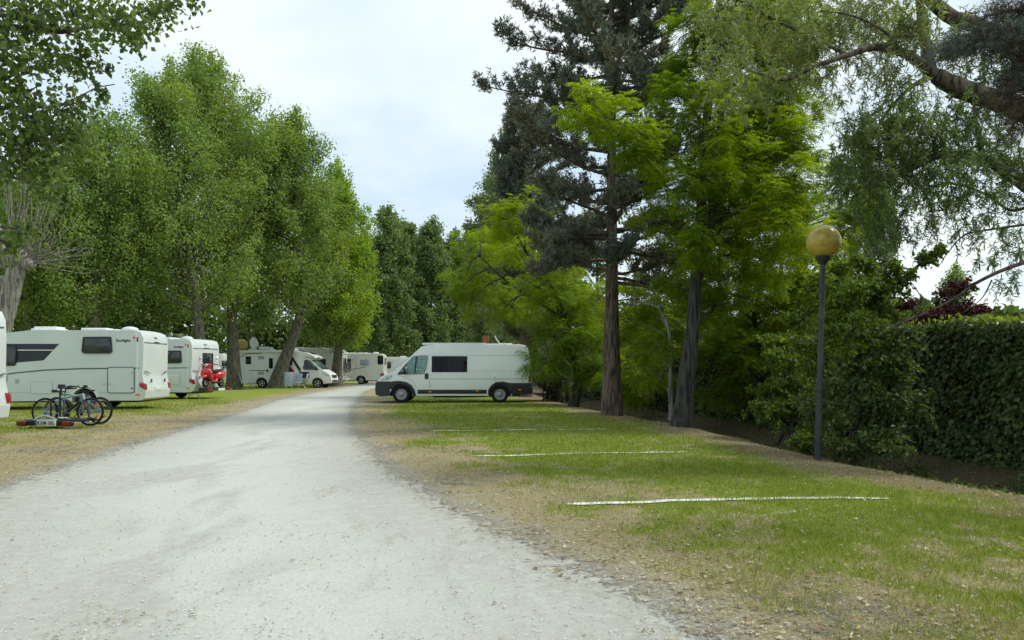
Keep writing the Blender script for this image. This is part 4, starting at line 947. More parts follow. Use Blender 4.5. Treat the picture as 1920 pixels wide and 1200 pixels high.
# ------------------------------------------------------------------ lamps
def make_lamp(base, top, rg, label):
    bx, by, bz = base; root = empty('globe_lamp_post', base, 0, label, 'street lamp', 'globe lamp posts')
    d = Vector(top) - Vector(base); L = d.length - rg
    u = d.normalized(); pts = [u * (L * t) for t in (0, .33, .331, .40, .401, 1)]
    pts[0] = u * -.25
    b = MB(); b.tube(pts, [.056, .054, .049, .049, .047, .041], 16); po = b.build('pole', M['pole'], root, 0, 40)
    MB().tube([u * (L * .335), u * (L * .350)], .062, 16).ball(u * (L * .342) + Vector((.06, -.04, 0)), .016).build('joint_collar', M['trim'], po)
    MB().tube([u * (L - .10), u * (L - .05), u * (L - .03), u * (L + .05)], [.05, .085, .11, .12], 18).build('globe_holder', M['trim'], root)
    gb = MB(); gb.ball((0, 0, 0), rg, (1, 1, .97), 40, 24)
    o = gb.build('globe', M['globe'], root); o.location = d
    gs = MB(); gs.torus((0, 0, 0), 'z', rg * .995, .004, 40, 6); g2 = gs.build('globe_seam', M['pole'], o) if False else None
    return root
x, y = G(1533, 858); make_lamp(gp(x, y), tuple(P3(1544, 453, 12.35)), .275, 'tall grey-green lamp post with yellowed globe at the ditch edge beside the shrubs')
x = (453 - 960) * 54 / FP; make_lamp(gp(x, 54), (x, 54, 1.5 + 42 * 54 / FP), .42, 'distant globe lamp half hidden by a poplar trunk left of the satellite dish')

# house behind, just its roof showing over the van
hs = empty('house', gp(-1.9, 58), 0, 'small house with terracotta chimney and pale walls glimpsed above the van roof', 'house')
MB().box((0, 0, 2.6), (9, 7, 5.2)).build('wall', M['plaster'], hs)
MB().add([(-5, -4, 5.2), (5, -4, 5.2), (5, 4, 5.2), (-5, 4, 5.2), (-4.6, 0, 6.6), (4.6, 0, 6.6)], [(0, 1, 5, 4), (2, 3, 4, 5), (1, 2, 5), (3, 0, 4), (3, 2, 1, 0)]).build('roof', M['terra'], hs)
MB().box((-.3, -2.5, 6.9), (1.3, 1.2, 1.7)).build('chimney', M['terra'], hs)
hs.scale = (.34, .5, .50)
for k in (-2.5, 0, 2.5): MB().box((k, -3.52, 3.6), (1, .08, 1.3)).build('window', M['glass2'], hs)
# ------------------------------------------------------------------ vegetation
def nrm(a): return a / np.maximum(np.linalg.norm(a, axis=-1, keepdims=True), 1e-9)
def leafgeo(P, D, Nn, L, W, fold=.16, mid=.42):
    S = nrm(np.cross(D, Nn)); L = np.asarray(L).reshape(-1, 1); W = np.asarray(W).reshape(-1, 1)
    a = P + D * L * mid + Nn * W * fold; n = len(P)
    V = np.stack([P, a + S * W * .5, P + D * L, a - S * W * .5], 1).reshape(-1, 3)
    return V, np.arange(4 * n).reshape(n, 4)
def merge(parts):
    Vs, Fs, b = [], [], 0
    for V, F in parts: Vs.append(V); Fs.append(F + b); b += len(V)
    return np.concatenate(Vs), np.concatenate(Fs)
def rand_leaves(g, P, L, W, down=.35, up=.5, var=.35):
    n = len(P); D = nrm(g.normal(size=(n, 3)) + np.array([0, 0, -down])); U = g.normal(size=(n, 3)) + np.array([0, 0, up * 2])
    Nn = nrm(U - D * (U * D).sum(1, keepdims=True)); s = 1 + (g.random(n) - .5) * 2 * var
    return leafgeo(P, D, Nn, L * s, W * s)
def bez(p0, p1, p2, n=8):
    t = np.linspace(0, 1, n)[:, None]; p0, p1, p2 = map(np.asarray, (p0, p1, p2))
    return p0 * (1 - t) ** 2 + 2 * p1 * t * (1 - t) + p2 * t * t
def smooth_path(pts, n=24):
    pts = np.asarray(pts, float); k = len(pts); P = np.vstack([2 * pts[0] - pts[1], pts, 2 * pts[-1] - pts[-2]]); o = []
    for u in np.linspace(0, k - 1.0001, n):
        i = int(u); f = u - i; a, b, c, d = P[i], P[i + 1], P[i + 2], P[i + 3]
        o.append(.5 * (2 * b + (c - a) * f + (2 * a - 5 * b + 4 * c - d) * f * f + (3 * b - a - 3 * c + d) * f ** 3))
    return np.array(o)
class Tree:
    def __init__(s, name, loc, label, cat='tree', group=None, seed=1):
        s.g = np.random.default_rng(seed); s.o = np.array(loc, float)
        s.root = empty(name, loc, 0, label, cat, group); s.wood = MB(); s.lv = {}
    def limb(s, pts, r0, r1, n=7, k=16, world=False, wob=.12, flare=0.):
        pts = np.asarray(pts, float); pts = pts - s.o if world else pts
        sm = smooth_path(pts, k); t = np.linspace(0, 1, k); rad = r0 + (r1 - r0) * t ** .8
        if flare: rad = rad + flare * np.exp(-t * k * .45)
        s.wood.tube([tuple(p) for p in sm], list(rad), n, True, wob); return sm
    def leaves(s, mat, VF): s.lv.setdefault(mat, []).append(VF)
    def done(s, bark, names=None):
        random.seed(3)
        if s.wood.v: s.wood.build('trunk', M[bark], s.root, 0, 75)
        for i, (m_, L) in enumerate(s.lv.items()):
            V, F = merge(L); np_mesh((names or {}).get(m_, 'crown'), V, F, M[m_], s.root)
        return s.root

def poplar(loc, H, Rr, seed, label, mat='l_pop', bark='bark_pop', hb=.2, lean=(0, 0), top=(0, 0), nsh=80, per=520, L=.17, tr=.36, group=None, fork=True, yellow=None, sig=.42, low=1.0, dome=1.9):
    T = Tree('poplar_tree', loc, label, 'tree', group, seed); g = T.g
    ax = lambda z: np.stack([np.interp(z / H, [0, .3, 1], [0, lean[0], top[0]]), np.interp(z / H, [0, .3, 1], [0, lean[1], top[1]]), z], -1)
    zs = np.linspace(-.25, H * .93, 9); T.limb(ax(zs), tr, .05, 9, 22, flare=tr * .5)
    Ps, Py = [], []
    for k in range(nsh):
        h = hb + (1 - hb) * g.random() ** .85; hh = (h - hb) / (1 - hb)
        prof = Rr * (.72 + .28 * min(1, hh / .22)) * math.sqrt(max(.012, 1 - (max(0, hh - .15) / .85) ** dome))
        an = g.random() * 2 * math.pi; rr = prof * math.sqrt(g.random() * .9 + .1)
        if hh < .25: rr *= low
        e = ax(np.array(h * H)) + np.array([rr * math.cos(an), rr * math.sin(an), g.random() * .9])
        z0 = max(hb * H * .75, h * H - (1.2 + g.random() * .16 * H)); s0 = ax(np.array(z0)); mid = s0 + (e - s0) * np.array([.8, .8, .35])
        c = bez(s0, mid, e, 9)
        if k % 2 == 0: T.wood.tube([tuple(p) for p in c], list(np.linspace(.075, .012, 9)), 5, False)
        n = int(per * (.7 + .6 * g.random())); nc = 13
        t = .24 + .76 * g.random(nc) ** .8; i = np.clip(t * 8, 0, 7.999); i0 = i.astype(int); f = (i - i0)[:, None]
        cen = c[i0] * (1 - f) + c[i0 + 1] * f + g.normal(size=(nc, 3)) * sig * (1.25 - .85 * t ** 2)[:, None]
        j = g.integers(0, nc, n); p = cen[j] + g.normal(size=(n, 3)) * (.12 + .15 * (1 - t[j]) + .04)[:, None] * np.array([1, 1, 1.25]) * (sig / .45)
        ok = p[:, 2] > hb * H * .62 + g.random(n) * .8; p = p[ok]
        (Py if (yellow and yellow(e)) else Ps).append(p)
    if Ps: T.leaves(mat, rand_leaves(g, np.concatenate(Ps), L, L * .85))
    if Py: T.leaves('l_popy', rand_leaves(g, np.concatenate(Py), L, L * .85))
    return T.done(bark)
def at(px, Y): return gp((px - 960) * Y / FP, Y)
def ztop(py, Y): return CH - (py - HZ) * Y / FP

GP_ = 'poplars behind the motorhomes'
poplar(at(440, 49.5), ztop(100, 49.5), 5.9, 11, 'tallest poplar, its thick upright trunk just right of the red scooter', lean=(-.3, .2), top=(-1.9, 0), nsh=155, per=400, tr=.42, group=GP_, L=.145, sig=.5, hb=.32)
poplar(at(514, 52.5), ztop(225, 52.5), 4.2, 12, 'poplar with a thick trunk leaning right in front of the dish motorhome', lean=(2.1, 0), top=(.9, .3), nsh=115, per=460, tr=.44, group=GP_, L=.145, hb=.36, sig=.5)
poplar(at(384, 45), ztop(150, 45), 4.9, 13, 'poplar behind the white motorhome that carries the red scooter', lean=(-.5, 0), top=(-2.8, 0), nsh=130, per=420, group=GP_, L=.135, sig=.48, hb=.34)
poplar(at(165, 42), ztop(222, 42), 4.6, 14, 'forked poplar rising behind the long swoosh-line motorhome roof', lean=(.4, 0), top=(.6, 0), nsh=120, per=450, group=GP_, L=.13, sig=.48, hb=.36)
poplar(at(45, 41), ztop(300, 41), 4.0, 15, 'lower poplar behind the bare pollard at the left edge', lean=(0, .5), top=(0, 1), nsh=90, per=560, group=GP_, L=.13, sig=.48, hb=.34)
poplar(at(630, 57.5), ztop(325, 57.5), 3.3, 16, 'yellowing smaller poplar whose trunk stands before the bicycle-carrying motorhome', 'l_pop', lean=(.3, 0), top=(.0, 0), hb=.24, nsh=120, per=560, L=.15, tr=.38, group=GP_, yellow=lambda e: e[0] * .6 + (e[2] - 9) * .11 + math.sin(e[1] * 2) * .5 > -.25, sig=.42)
for i, (px, Y, py, r, lab) in enumerate(((470, 66, 265, 4.2, 'back-row poplar seen through the gap left of the leaning trunk'), (590, 70, 350, 3.6, 'back-row poplar between the leaning trunk and the yellowing poplar'), (265, 60, 300, 4.4, 'back-row poplar filling the gap between the two left crowns'), (95, 58, 300, 4.6, 'back-row poplar behind the bare pollard shoots'), (-60, 52, 280, 4.6, 'back-row poplar at the far left behind everything'))):
    poplar(at(px, Y), ztop(py, Y), r, 21 + i, lab, 'l_popd', nsh=90, per=420, L=.22, group=GP_, hb=.3, sig=.5)
GF = 'far poplars closing the end of the road'
for i, (px, Y, py, r, lab) in enumerate(((728, 90, 398, 4., 'far dark poplar next to the yellowing poplar, taller left one'), (762, 97, 425, 3.6, 'far dark poplar, second in the row beyond the road'), (808, 94, 420, 3.8, 'far dark rounded poplar in the middle of the row beyond the road'), (852, 103, 442, 4., 'far dark poplar lowest in the row, above the van bonnet'), (893, 99, 432, 4., 'far dark poplar behind the bright locust sprays'), (680, 102, 440, 4.4, 'far dark poplar mostly hidden by the yellowing poplar'))):
    poplar(at(px, Y), ztop(py, Y), r, 41 + i, lab, 'l_popd', nsh=85, per=360, L=.27, sig=.55, group=GF, hb=.1, tr=.35, low=1.2)
for i, (px, Y, py, lab) in enumerate(((915, 70, 335, 'pale green poplar peeking out left of the dark conifers'), (950, 64, 250, 'pale green poplar behind the middle of the dark conifers'))):
    poplar(at(px, Y), ztop(py, Y), 2.9, 61 + i, lab, 'l_poppale', nsh=60, per=420, L=.2, sig=.45, group=GF)
poplar(at(1634, 45), ztop(335, 45), 1.7, 65, 'narrow pale poplar beyond the hedge, right of the lamp globe', 'l_poppale', nsh=60, per=330, L=.14, sig=.3)
poplar(at(1792, 60), ztop(512, 60), 1.5, 66, 'small distant green tree above the purple plums behind the hedge', 'l_pop', nsh=30, per=260, L=.18, sig=.35)

# ---- near poplar whose boughs hang into the top left corner
T = Tree('poplar_tree', (-9.8, 9.2, 0), 'near poplar with broad leaves hanging into the top left corner', 'tree', None, 71); g = T.g
T.limb([(-9.8, 9.2, -.2), (-9.7, 9.1, 3), (-9.5, 9.0, 6), (-9.2, 8.9, 9)], .26, .14, 10, world=True)
def pl(lst, Y0): return [P3(a, b, Y0 + (c if len(q_) > 2 else 0)) for q_ in lst for a, b, c in [(q_ + (0,))[:3]]]
boughs = [([(-760, -20, 1.), (-300, 60, .4), (-60, 45), (60, 55), (130, 58), (240, 30), (335, 2)], .07), ([(-700, 120, 1.), (-250, 40, .3), (0, 28), (120, 60, .2), (170, 80, .3)], .05),
          ([(-700, 200, .8), (-200, 60, .3), (0, 110), (40, 160), (70, 215), (120, 240)], .06), ([(-650, 330, .8), (-150, 250), (0, 205), (90, 200), (165, 190)], .04),
          ([(-650, 400, .8), (-200, 330), (0, 330), (60, 345), (105, 350)], .035), ([(-650, 500, .8), (-150, 430), (0, 425), (50, 440)], .035), ([(-60, 45), (40, -20), (150, -30), (360, -6)], .03), ([(70, 215), (150, 180), (180, 165), (215, 158)], .008)]
for b_, r in boughs: T.limb(pl(b_, 8.2), r, .006, 7, 20, world=True)
cl = [(60, 30, 75, 260), (150, 35, 65, 240), (230, 50, 45, 170), (285, 25, 42, 150), (330, -10, 30, 70), (30, 90, 60, 170), (100, 115, 45, 110), (165, 100, 38, 80), (250, 65, 25, 40), (200, 122, 14, 16), (25, 170, 48, 190), (80, 225, 58, 300), (20, 255, 55, 260), (130, 215, 40, 130), (55, 285, 50, 210), (130, 265, 34, 90), (15, 320, 34, 80), (190, 160, 16, 26), (45, 430, 26, 55), (12, 455, 28, 55), (95, 350, 20, 26), (60, 340, 16, 18), (130, 138, 12, 14), (10, 20, 60, 140), (-60, 60, 90, 240), (-70, 250, 100, 300), (-60, 430, 60, 120), (110, -30, 80, 200)]
for cx_, cy2, rp_, n in cl:
    n = int(n * 1.7)
    c = P3(cx_, cy2, 8.2 + (g.random() - .5) * .8); s = rp_ * 8.2 / FP; ns = max(3, n // 9)
    sub = c + g.normal(size=(ns, 3)) * s * .5
    for q_ in sub[::2]: T.wood.tube([tuple(c - T.o + np.array([-.12, .02, .05])), tuple((c + q_) / 2 - T.o + g.normal(size=3) * .03), tuple(q_ - T.o)], [.007, .004, .002], 4, False)
    p = sub[g.integers(0, ns, n)] + g.normal(size=(n, 3)) * min(.075, s * .35)
    T.leaves('l_near', rand_leaves(g, p - T.o, .064, .056, 1.0, .1))
T.done('bark_pop')

# ---- bare pollard at the left edge
T = Tree('pollard_tree', at(-26, 31), 'bare pollarded tree with pale trunk and leafless shoots at the left edge', 'tree', None, 73); g = T.g
tp = [P3(-26, 757, 31), P3(-4, 640, 31), P3(12, 580, 31), P3(28, 515, 31), P3(34, 492, 31)]
T.limb(tp, .42, .34, 12, 18, True, .1, .15); T.limb([P3(0, 640, 31), P3(-8, 590, 31), P3(8, 540, 31), P3(12, 528, 31)], .38, .26, 10, 10, True)
T.limb([P3(30, 505, 31), P3(8, 480, 30.6), P3(2, 440, 30.5), P3(-4, 420, 30.4)], .2, .09, 8, 10, True)
for c in ((35, 490, .50), (18, 498, .34), (50, 496, .34), (10, 526, .32), (34, 478, .36)):
    T.wood.ball(tuple(P3(c[0], c[1], 31) - T.o), c[2], (1, 1, .7), 12, 8)
for k in range(80):
    a = R(g.uniform(-12, 105)) if k > 18 else R(g.uniform(75, 150)); ln = g.uniform(1.6, 4.4) * (1.15 if a > .9 else .85); yy = g.normal() * .45
    s0 = P3(34 + g.normal() * 12, 486 + g.normal() * 6, 31) - T.o + np.array([0, yy * .4, 0])
    e = s0 + np.array([math.cos(a) * ln * .75, yy * 1.6, math.sin(a) * ln + .35]); m_ = s0 + np.array([math.cos(a) * ln * .55, yy, math.sin(a) * ln * .25])
    c = bez(s0, m_, e, 8) + np.cumsum(g.normal(size=(8, 3)) * .045, 0); T.wood.tube([tuple(p) for p in c], list(np.linspace(.021, .005, 8)), 5, False)
    if k % 3 == 0:
        j = c[4]; T.wood.tube([tuple(j), tuple(j + (e - s0) * .2 + g.normal(size=3) * .2), tuple(j + (e - s0) * .4 + g.normal(size=3) * .25)], [.012, .009, .006], 4, False)
T.done('bark_pol')

# ---- conifers
def tufts(g, P, A, nb=7, L=.13, W=.026, spread=.75):
    n = len(P); D = nrm(np.repeat(A, nb, 0) + g.normal(size=(n * nb, 3)) * spread); Q = np.repeat(P, nb, 0) + g.normal(size=(n * nb, 3)) * .012
    U = g.normal(size=(n * nb, 3)); Nn = nrm(U - D * (U * D).sum(1, keepdims=True)); s = .7 + .6 * g.random(n * nb)
    return leafgeo(Q, D, Nn, L * s, W * s, .25, .5)
def conifer_branch(T, s0, e, sag, mat, r=.05, tw=11, tuf=26, start=.3, tl=.75, bare=0., L=.13, W=.03):
    g = T.g; s0 = np.asarray(s0); e = np.asarray(e); mid = (s0 + e) / 2 + np.array([0, 0, -sag]); c = bez(s0, mid, e, 12) + np.cumsum(g.normal(size=(12, 3)) * .02, 0)
    T.wood.tube([tuple(p) for p in c], list(np.linspace(r, .010, 12)), 6, False)
    d = nrm(e - s0); Ps, As = [], []
    for k in range(tw):
        t = start + (1 - start) * (k + g.random()) / tw; i = min(10, int(t * 11)); b0 = c[i] + (c[i + 1] - c[i]) * (t * 11 - i)
        sd = nrm(np.cross(d, [0, 0, 1.])) * g.choice([-1, 1]) * g.uniform(.2, 1.)
        dr = nrm(d * .7 + sd + np.array([0, 0, g.uniform(-.1, .9)])); ln = tl * g.uniform(.5, 1.25) * (1.15 - .5 * t)
        q_ = bez(b0, b0 + dr * ln * .6 + np.array([0, 0, -.08]), b0 + dr * ln + np.array([0, 0, .14]), 5)
        T.wood.tube([tuple(p) for p in q_], [.016, .013, .010, .008, .005], 4, False)
        if g.random() < bare: continue
        n = int(tuf * g.uniform(.6, 1.3)); u = g.random(n) ** .75 * 4; j = np.minimum(u.astype(int), 3); f = (u - j)[:, None]
        p = q_[j] * (1 - f) + q_[j + 1] * f; Ps.append(p + g.normal(size=(n, 3)) * .075); As.append(nrm(np.tile(dr, (n, 1)) * .8 + g.normal(size=(n, 3)) * .5 + np.array([0, 0, .55])))
    if Ps: T.leaves(mat, tufts(g, np.concatenate(Ps), np.concatenate(As), 7, L, W))
def conifer(loc, H, name_label, seed, reach, mats, z0, nb, tr, lean=(0, 0), tuf=26, tw=11, bare=.05, L=.13, W=.03, gap=None):
    T = Tree('conifer_tree', loc, name_label, 'tree', 'dark conifers right of the van', seed); g = T.g
    ax = lambda z: np.array([lean[0] * z / H, lean[1] * z / H, z])
    T.limb([ax(z) for z in np.linspace(-.3, H, 9)], tr, .05, 12, 26, wob=.16, flare=tr * .45)
    for k in range(nb):
        z = z0 + (H - z0) * ((k + g.random()) / nb) ** .92; an = k * 2.399 + g.normal() * .35
        rc = reach(z, math.cos(an)) * g.uniform(.62, 1.12)
        if gap and gap(z, an): continue
        s0 = ax(z); e = s0 + np.array([math.cos(an) * rc, math.sin(an) * rc * .85, rc * g.uniform(.05, .45)])
        conifer_branch(T, s0, e, .22 * rc * .5, mats[0] if g.random() < np.interp(z, [z0, z0 + 4, H], [.3, .75, 1.]) else mats[1], .045 + .008 * rc, tw, tuf, .22, .85, bare, L, W)
    return T
r1 = lambda z, cx_: np.interp(z, [3.5, 6, 9, 11, 12.6, 15.], [1.7, 2.6, 3.2, 3.3, 2.5, .5]) * (1.24 if cx_ < 0 else .84)
T = conifer(at(1147, 23.3), 15.6, 'tall dark blue-green conifer with straight reddish trunk on the grass', 81, r1, ('l_con', 'l_cong'), 4.3, 82, .27, tuf=30, tw=12, L=.15, W=.034)
for pts in ([(1150, 530), (1240, 532), (1330, 590)], [(1150, 470), (1250, 480), (1340, 540)], [(1150, 490), (1080, 480), (1010, 520)], [(1150, 430), (1260, 420), (1370, 470)], [(1150, 520), (1210, 560), (1290, 560)], [(1150, 440), (1100, 420), (1030, 470)]):
    a, b, c = [P3(x, y, 23.3) - T.o for x, y in pts]; c = c + np.array([0, -1.6 * T.g.random(), 0])
    conifer_branch(T, a, c, -.35, 'l_cong', .06, 20, 30, .3, .8, .12)
T.done('bark_con')
r2 = lambda z, cx_: np.interp(z, [3., 5, 9, 13, 15.5], [1.8, 2.2, 2.1, 1.5, .4]) * (.75 if cx_ < 0 else 1.1)
T = conifer(at(984, 38), 14.6, 'second dark conifer with greyish brown dead foliage behind the van tail', 82, r2, ('l_con', 'l_cong'), 2.6, 84, .3, tuf=24, tw=12, bare=.15, L=.16, W=.036); T.done('bark_con')
# grey twiggy bush at the van's tail
T = Tree('bush', at(1042, 33.5), 'grey-brown twiggy bush growing behind the tail of the white van', 'bush', None, 83); g = T.g
for k in range(34):
    a = g.uniform(0, 6.28); h = g.uniform(.8, 2.5); rr = g.uniform(.3, 1.3)
    conifer_branch(T, (g.normal() * .25, g.normal() * .25, 0), (math.cos(a) * rr, math.sin(a) * rr, h), -.2, 'l_cong', .03, 9, 18, .35, .5, .3, .12, .028)
T.limb([(.6, 0, 0), (.5, 0, .8), (.2, 0, 1.7)], .16, .06, 8, 8); T.done('bark_rob')

# ---- locust trees: pinnate fronds in flat sprays
def fronds(g, P, D, k=7, L=.34, lw=.030, ll=.075):
    n = len(P); Z = np.array([0, 0, 1.]); S = nrm(np.cross(D, Z) + g.normal(size=(n, 3)) * .18); U = nrm(np.cross(S, D)); parts = []
    sc = (.7 + .6 * g.random((n, 1)))
    for i in range(k):
        t = .16 + .84 * (i + .5) / k; b = P + D * (L * t) * sc - Z * (.16 * L * 2 * t * t) * sc; f = .72 + .28 * math.sin(math.pi * t)
        for sg in (1, -1):
            d = nrm(S * sg + D * .38 - Z * .22 + g.normal(size=(n, 3)) * .12); Nn = nrm(U + g.normal(size=(n, 3)) * .2); Nn = nrm(Nn - d * (Nn * d).sum(1, keepdims=True))
            parts.append(leafgeo(b, d, Nn, (ll * f * sc).ravel(), (lw * f * sc).ravel(), .1))
    return merge(parts)
def frond_clump(T, c, r, n, mat, L=.34, flat=.42, k=7):
    g = T.g; ns = max(4, int(n / 26)); sp = g.normal(size=(ns, 3)) * np.array([r * .62, r * .62, r * flat]); sp = sp * np.minimum(1, r * 1.25 / np.maximum(1e-6, np.linalg.norm(sp, axis=1)))[:, None]
    i = g.integers(0, ns, n); a = g.random(n) * 6.283; D = nrm(np.stack([np.cos(a), np.sin(a), g.normal(size=n) * .25 - .12], 1) + nrm(sp[i]) * .6)
    P = c + sp[i] + g.normal(size=(n, 3)) * np.array([.12, .12, .07]); T.leaves(mat, fronds(g, P, D, k, L))
    for q_ in sp[:7]: T.wood.tube([tuple(c), tuple(c + q_ * .5 + np.array([0, 0, .05])), tuple(c + q_)], [.014, .009, .004], 4, False)
def locust(px, Y, label, trunk, clumps, seed, mat='l_rob', r0=.2, dens=1., L=.34, group='bright locust trees along the ditch', stems=(), bark='bark_rob', hubs=None):
    T = Tree('locust_tree', at(px, Y), label, 'tree', group, seed); g = T.g
    tk = T.limb([P3(a, b, Y + (c_[0] if c_ else 0)) for a, b, *c_ in trunk], r0, r0 * .35, 10, 22, True, .14, r0 * .55)
    pts = [tk]
    for st, ra, rb in stems: sm_ = T.limb([P3(a, b, Y + (c_[0] if c_ else 0)) for a, b, *c_ in st], ra, rb, 8, 18, True); pts += [sm_] if ra != .07 else []
    allp = np.concatenate(pts)
    for cx_, cy2, rp_, *rest in clumps:
        dY = rest[0] if rest else g.uniform(-1.6, 1.6); m_ = rest[1] if len(rest) > 1 else mat
        c = P3(cx_, cy2, Y + dY) - T.o; r = rp_ * Y / FP
        dd = np.linalg.norm((allp - c) * np.array([1, 1, 1.3]) + np.array([0, 0, .8]), axis=1); b0 = allp[np.argmin(dd)]
        cc = bez(b0, (b0 + c) / 2 + np.array([0, 0, .35]), c, 8) + np.cumsum(g.normal(size=(8, 3)) * .02, 0); T.wood.tube([tuple(p) for p in cc], list(np.linspace(.045, .014, 8)), 5, False)
        frond_clump(T, c, r, int(dens * 480 * r * r / .55) + 70, m_, L)
    return T.done(bark)
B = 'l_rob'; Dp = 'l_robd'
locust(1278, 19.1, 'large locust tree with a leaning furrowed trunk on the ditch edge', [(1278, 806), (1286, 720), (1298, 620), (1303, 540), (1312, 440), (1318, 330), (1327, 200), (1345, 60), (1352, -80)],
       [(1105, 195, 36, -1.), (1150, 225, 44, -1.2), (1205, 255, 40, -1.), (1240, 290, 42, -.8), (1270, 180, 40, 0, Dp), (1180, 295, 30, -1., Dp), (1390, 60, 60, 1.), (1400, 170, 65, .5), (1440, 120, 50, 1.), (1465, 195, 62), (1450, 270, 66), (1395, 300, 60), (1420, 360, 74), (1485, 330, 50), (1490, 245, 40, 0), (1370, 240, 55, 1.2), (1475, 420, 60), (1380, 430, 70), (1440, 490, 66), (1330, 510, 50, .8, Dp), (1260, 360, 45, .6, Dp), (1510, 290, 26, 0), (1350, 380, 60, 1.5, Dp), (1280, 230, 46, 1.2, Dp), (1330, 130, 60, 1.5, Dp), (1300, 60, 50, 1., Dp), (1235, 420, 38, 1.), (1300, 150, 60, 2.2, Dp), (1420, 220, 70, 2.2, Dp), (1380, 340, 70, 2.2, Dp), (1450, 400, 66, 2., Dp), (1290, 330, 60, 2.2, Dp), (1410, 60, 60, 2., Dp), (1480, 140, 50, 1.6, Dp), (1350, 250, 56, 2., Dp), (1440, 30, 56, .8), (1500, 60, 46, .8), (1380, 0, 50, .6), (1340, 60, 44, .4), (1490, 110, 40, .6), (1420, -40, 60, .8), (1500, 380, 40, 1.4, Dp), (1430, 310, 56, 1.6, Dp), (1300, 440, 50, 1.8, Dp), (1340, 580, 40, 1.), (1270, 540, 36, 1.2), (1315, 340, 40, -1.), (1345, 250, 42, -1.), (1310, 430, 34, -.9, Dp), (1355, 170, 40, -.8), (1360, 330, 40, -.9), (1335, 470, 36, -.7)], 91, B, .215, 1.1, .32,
       stems=[([(1303, 540), (1330, 450), (1338, 340), (1347, 250), (1365, 160)], .12, .05), ([(1306, 460), (1290, 428), (1250, 415), (1215, 420)], .07, .03), ([(1318, 350), (1275, 305, -.5), (1210, 268, -1.), (1150, 235, -1.1), (1105, 200, -1.)], .06, .015), ([(1320, 300), (1370, 270), (1420, 260), (1470, 240)], .05, .02), ([(1312, 440), (1370, 400), (1430, 420), (1480, 400)], .05, .02)])
locust(1078, 29, 'small locust with a leaning dark trunk and bright sprays left of the tall conifer', [(1074, 766), (1084, 720), (1072, 660), (1060, 600), (1030, 530), (985, 470)],
       [(1050, 560, 50, 0, Dp), (1040, 615, 44, 0, Dp), (1085, 640, 52, 0, Dp), (1030, 670, 44, 0, Dp), (1105, 560, 48), (965, 470, 48, 3), (905, 455, 46, 5), (880, 510, 42, 6), (925, 545, 42, 6), (960, 575, 34, 6), (868, 540, 24, 6), (990, 410, 44), (940, 410, 40), (885, 565, 26, 6), (1000, 575, 40, 5), (1110, 690, 38, 0, Dp), (1045, 480, 44), (1010, 540, 40), (1140, 620, 40, 1), (1180, 720, 30, -1.5), (1175, 690, 34, -1.5), (1190, 750, 22, -1.5), (935, 590, 20, 6)], 92, B, .17, 1.0, .42, stems=[([(1060, 600), (1000, 560), (940, 520), (900, 480)], .06, .02)])
locust(1258, 21.4, 'thin locust sapling with pale stem just left of the leaning trunk', [(1258, 788), (1257, 700), (1254, 620), (1235, 570), (1220, 530)],
       [(1215, 645, 44, 1.), (1205, 690, 34, 2.2), (1240, 655, 36, -.4, Dp), (1190, 610, 44, 2.8), (1225, 590, 44, 2.4), (1250, 700, 26, .6), (1205, 560, 40, 2.6), (1255, 610, 34, 1.), (1140, 570, 40, 3.6), (1195, 650, 34, 3.)], 93, B, .06, 1.0, .34, bark='bark_pol')
locust(1405, 22.5, 'locust tree behind the leaning trunk, foliage reaching towards the lamp', [(1405, 780), (1408, 700), (1415, 600), (1430, 520), (1440, 470)],
       [(1400, 560, 60), (1450, 590, 58), (1490, 520, 62), (1390, 650, 50), (1440, 670, 50), (1500, 610, 54), (1350, 630, 44), (1355, 700, 40, 0), (1410, 730, 36, 0), (1470, 720, 36, 0), (1520, 540, 44), (1540, 470, 46), (1500, 440, 50), (1350, 570, 44, 0, Dp), (1320, 660, 34), (1545, 400, 40), (1570, 345, 34), (1600, 400, 36), (1340, 740, 26, 0), (1440, 540, 60, 1.5), (1500, 560, 56, 1.5), (1380, 610, 56, 1.5), (1460, 640, 56, 1.5, Dp), (1530, 610, 44, 1.2, Dp), (1580, 440, 40, 1.), (1620, 370, 36, 1.), (1520, 700, 40, 1., Dp)], 94, B, .13, 1.0, .34)

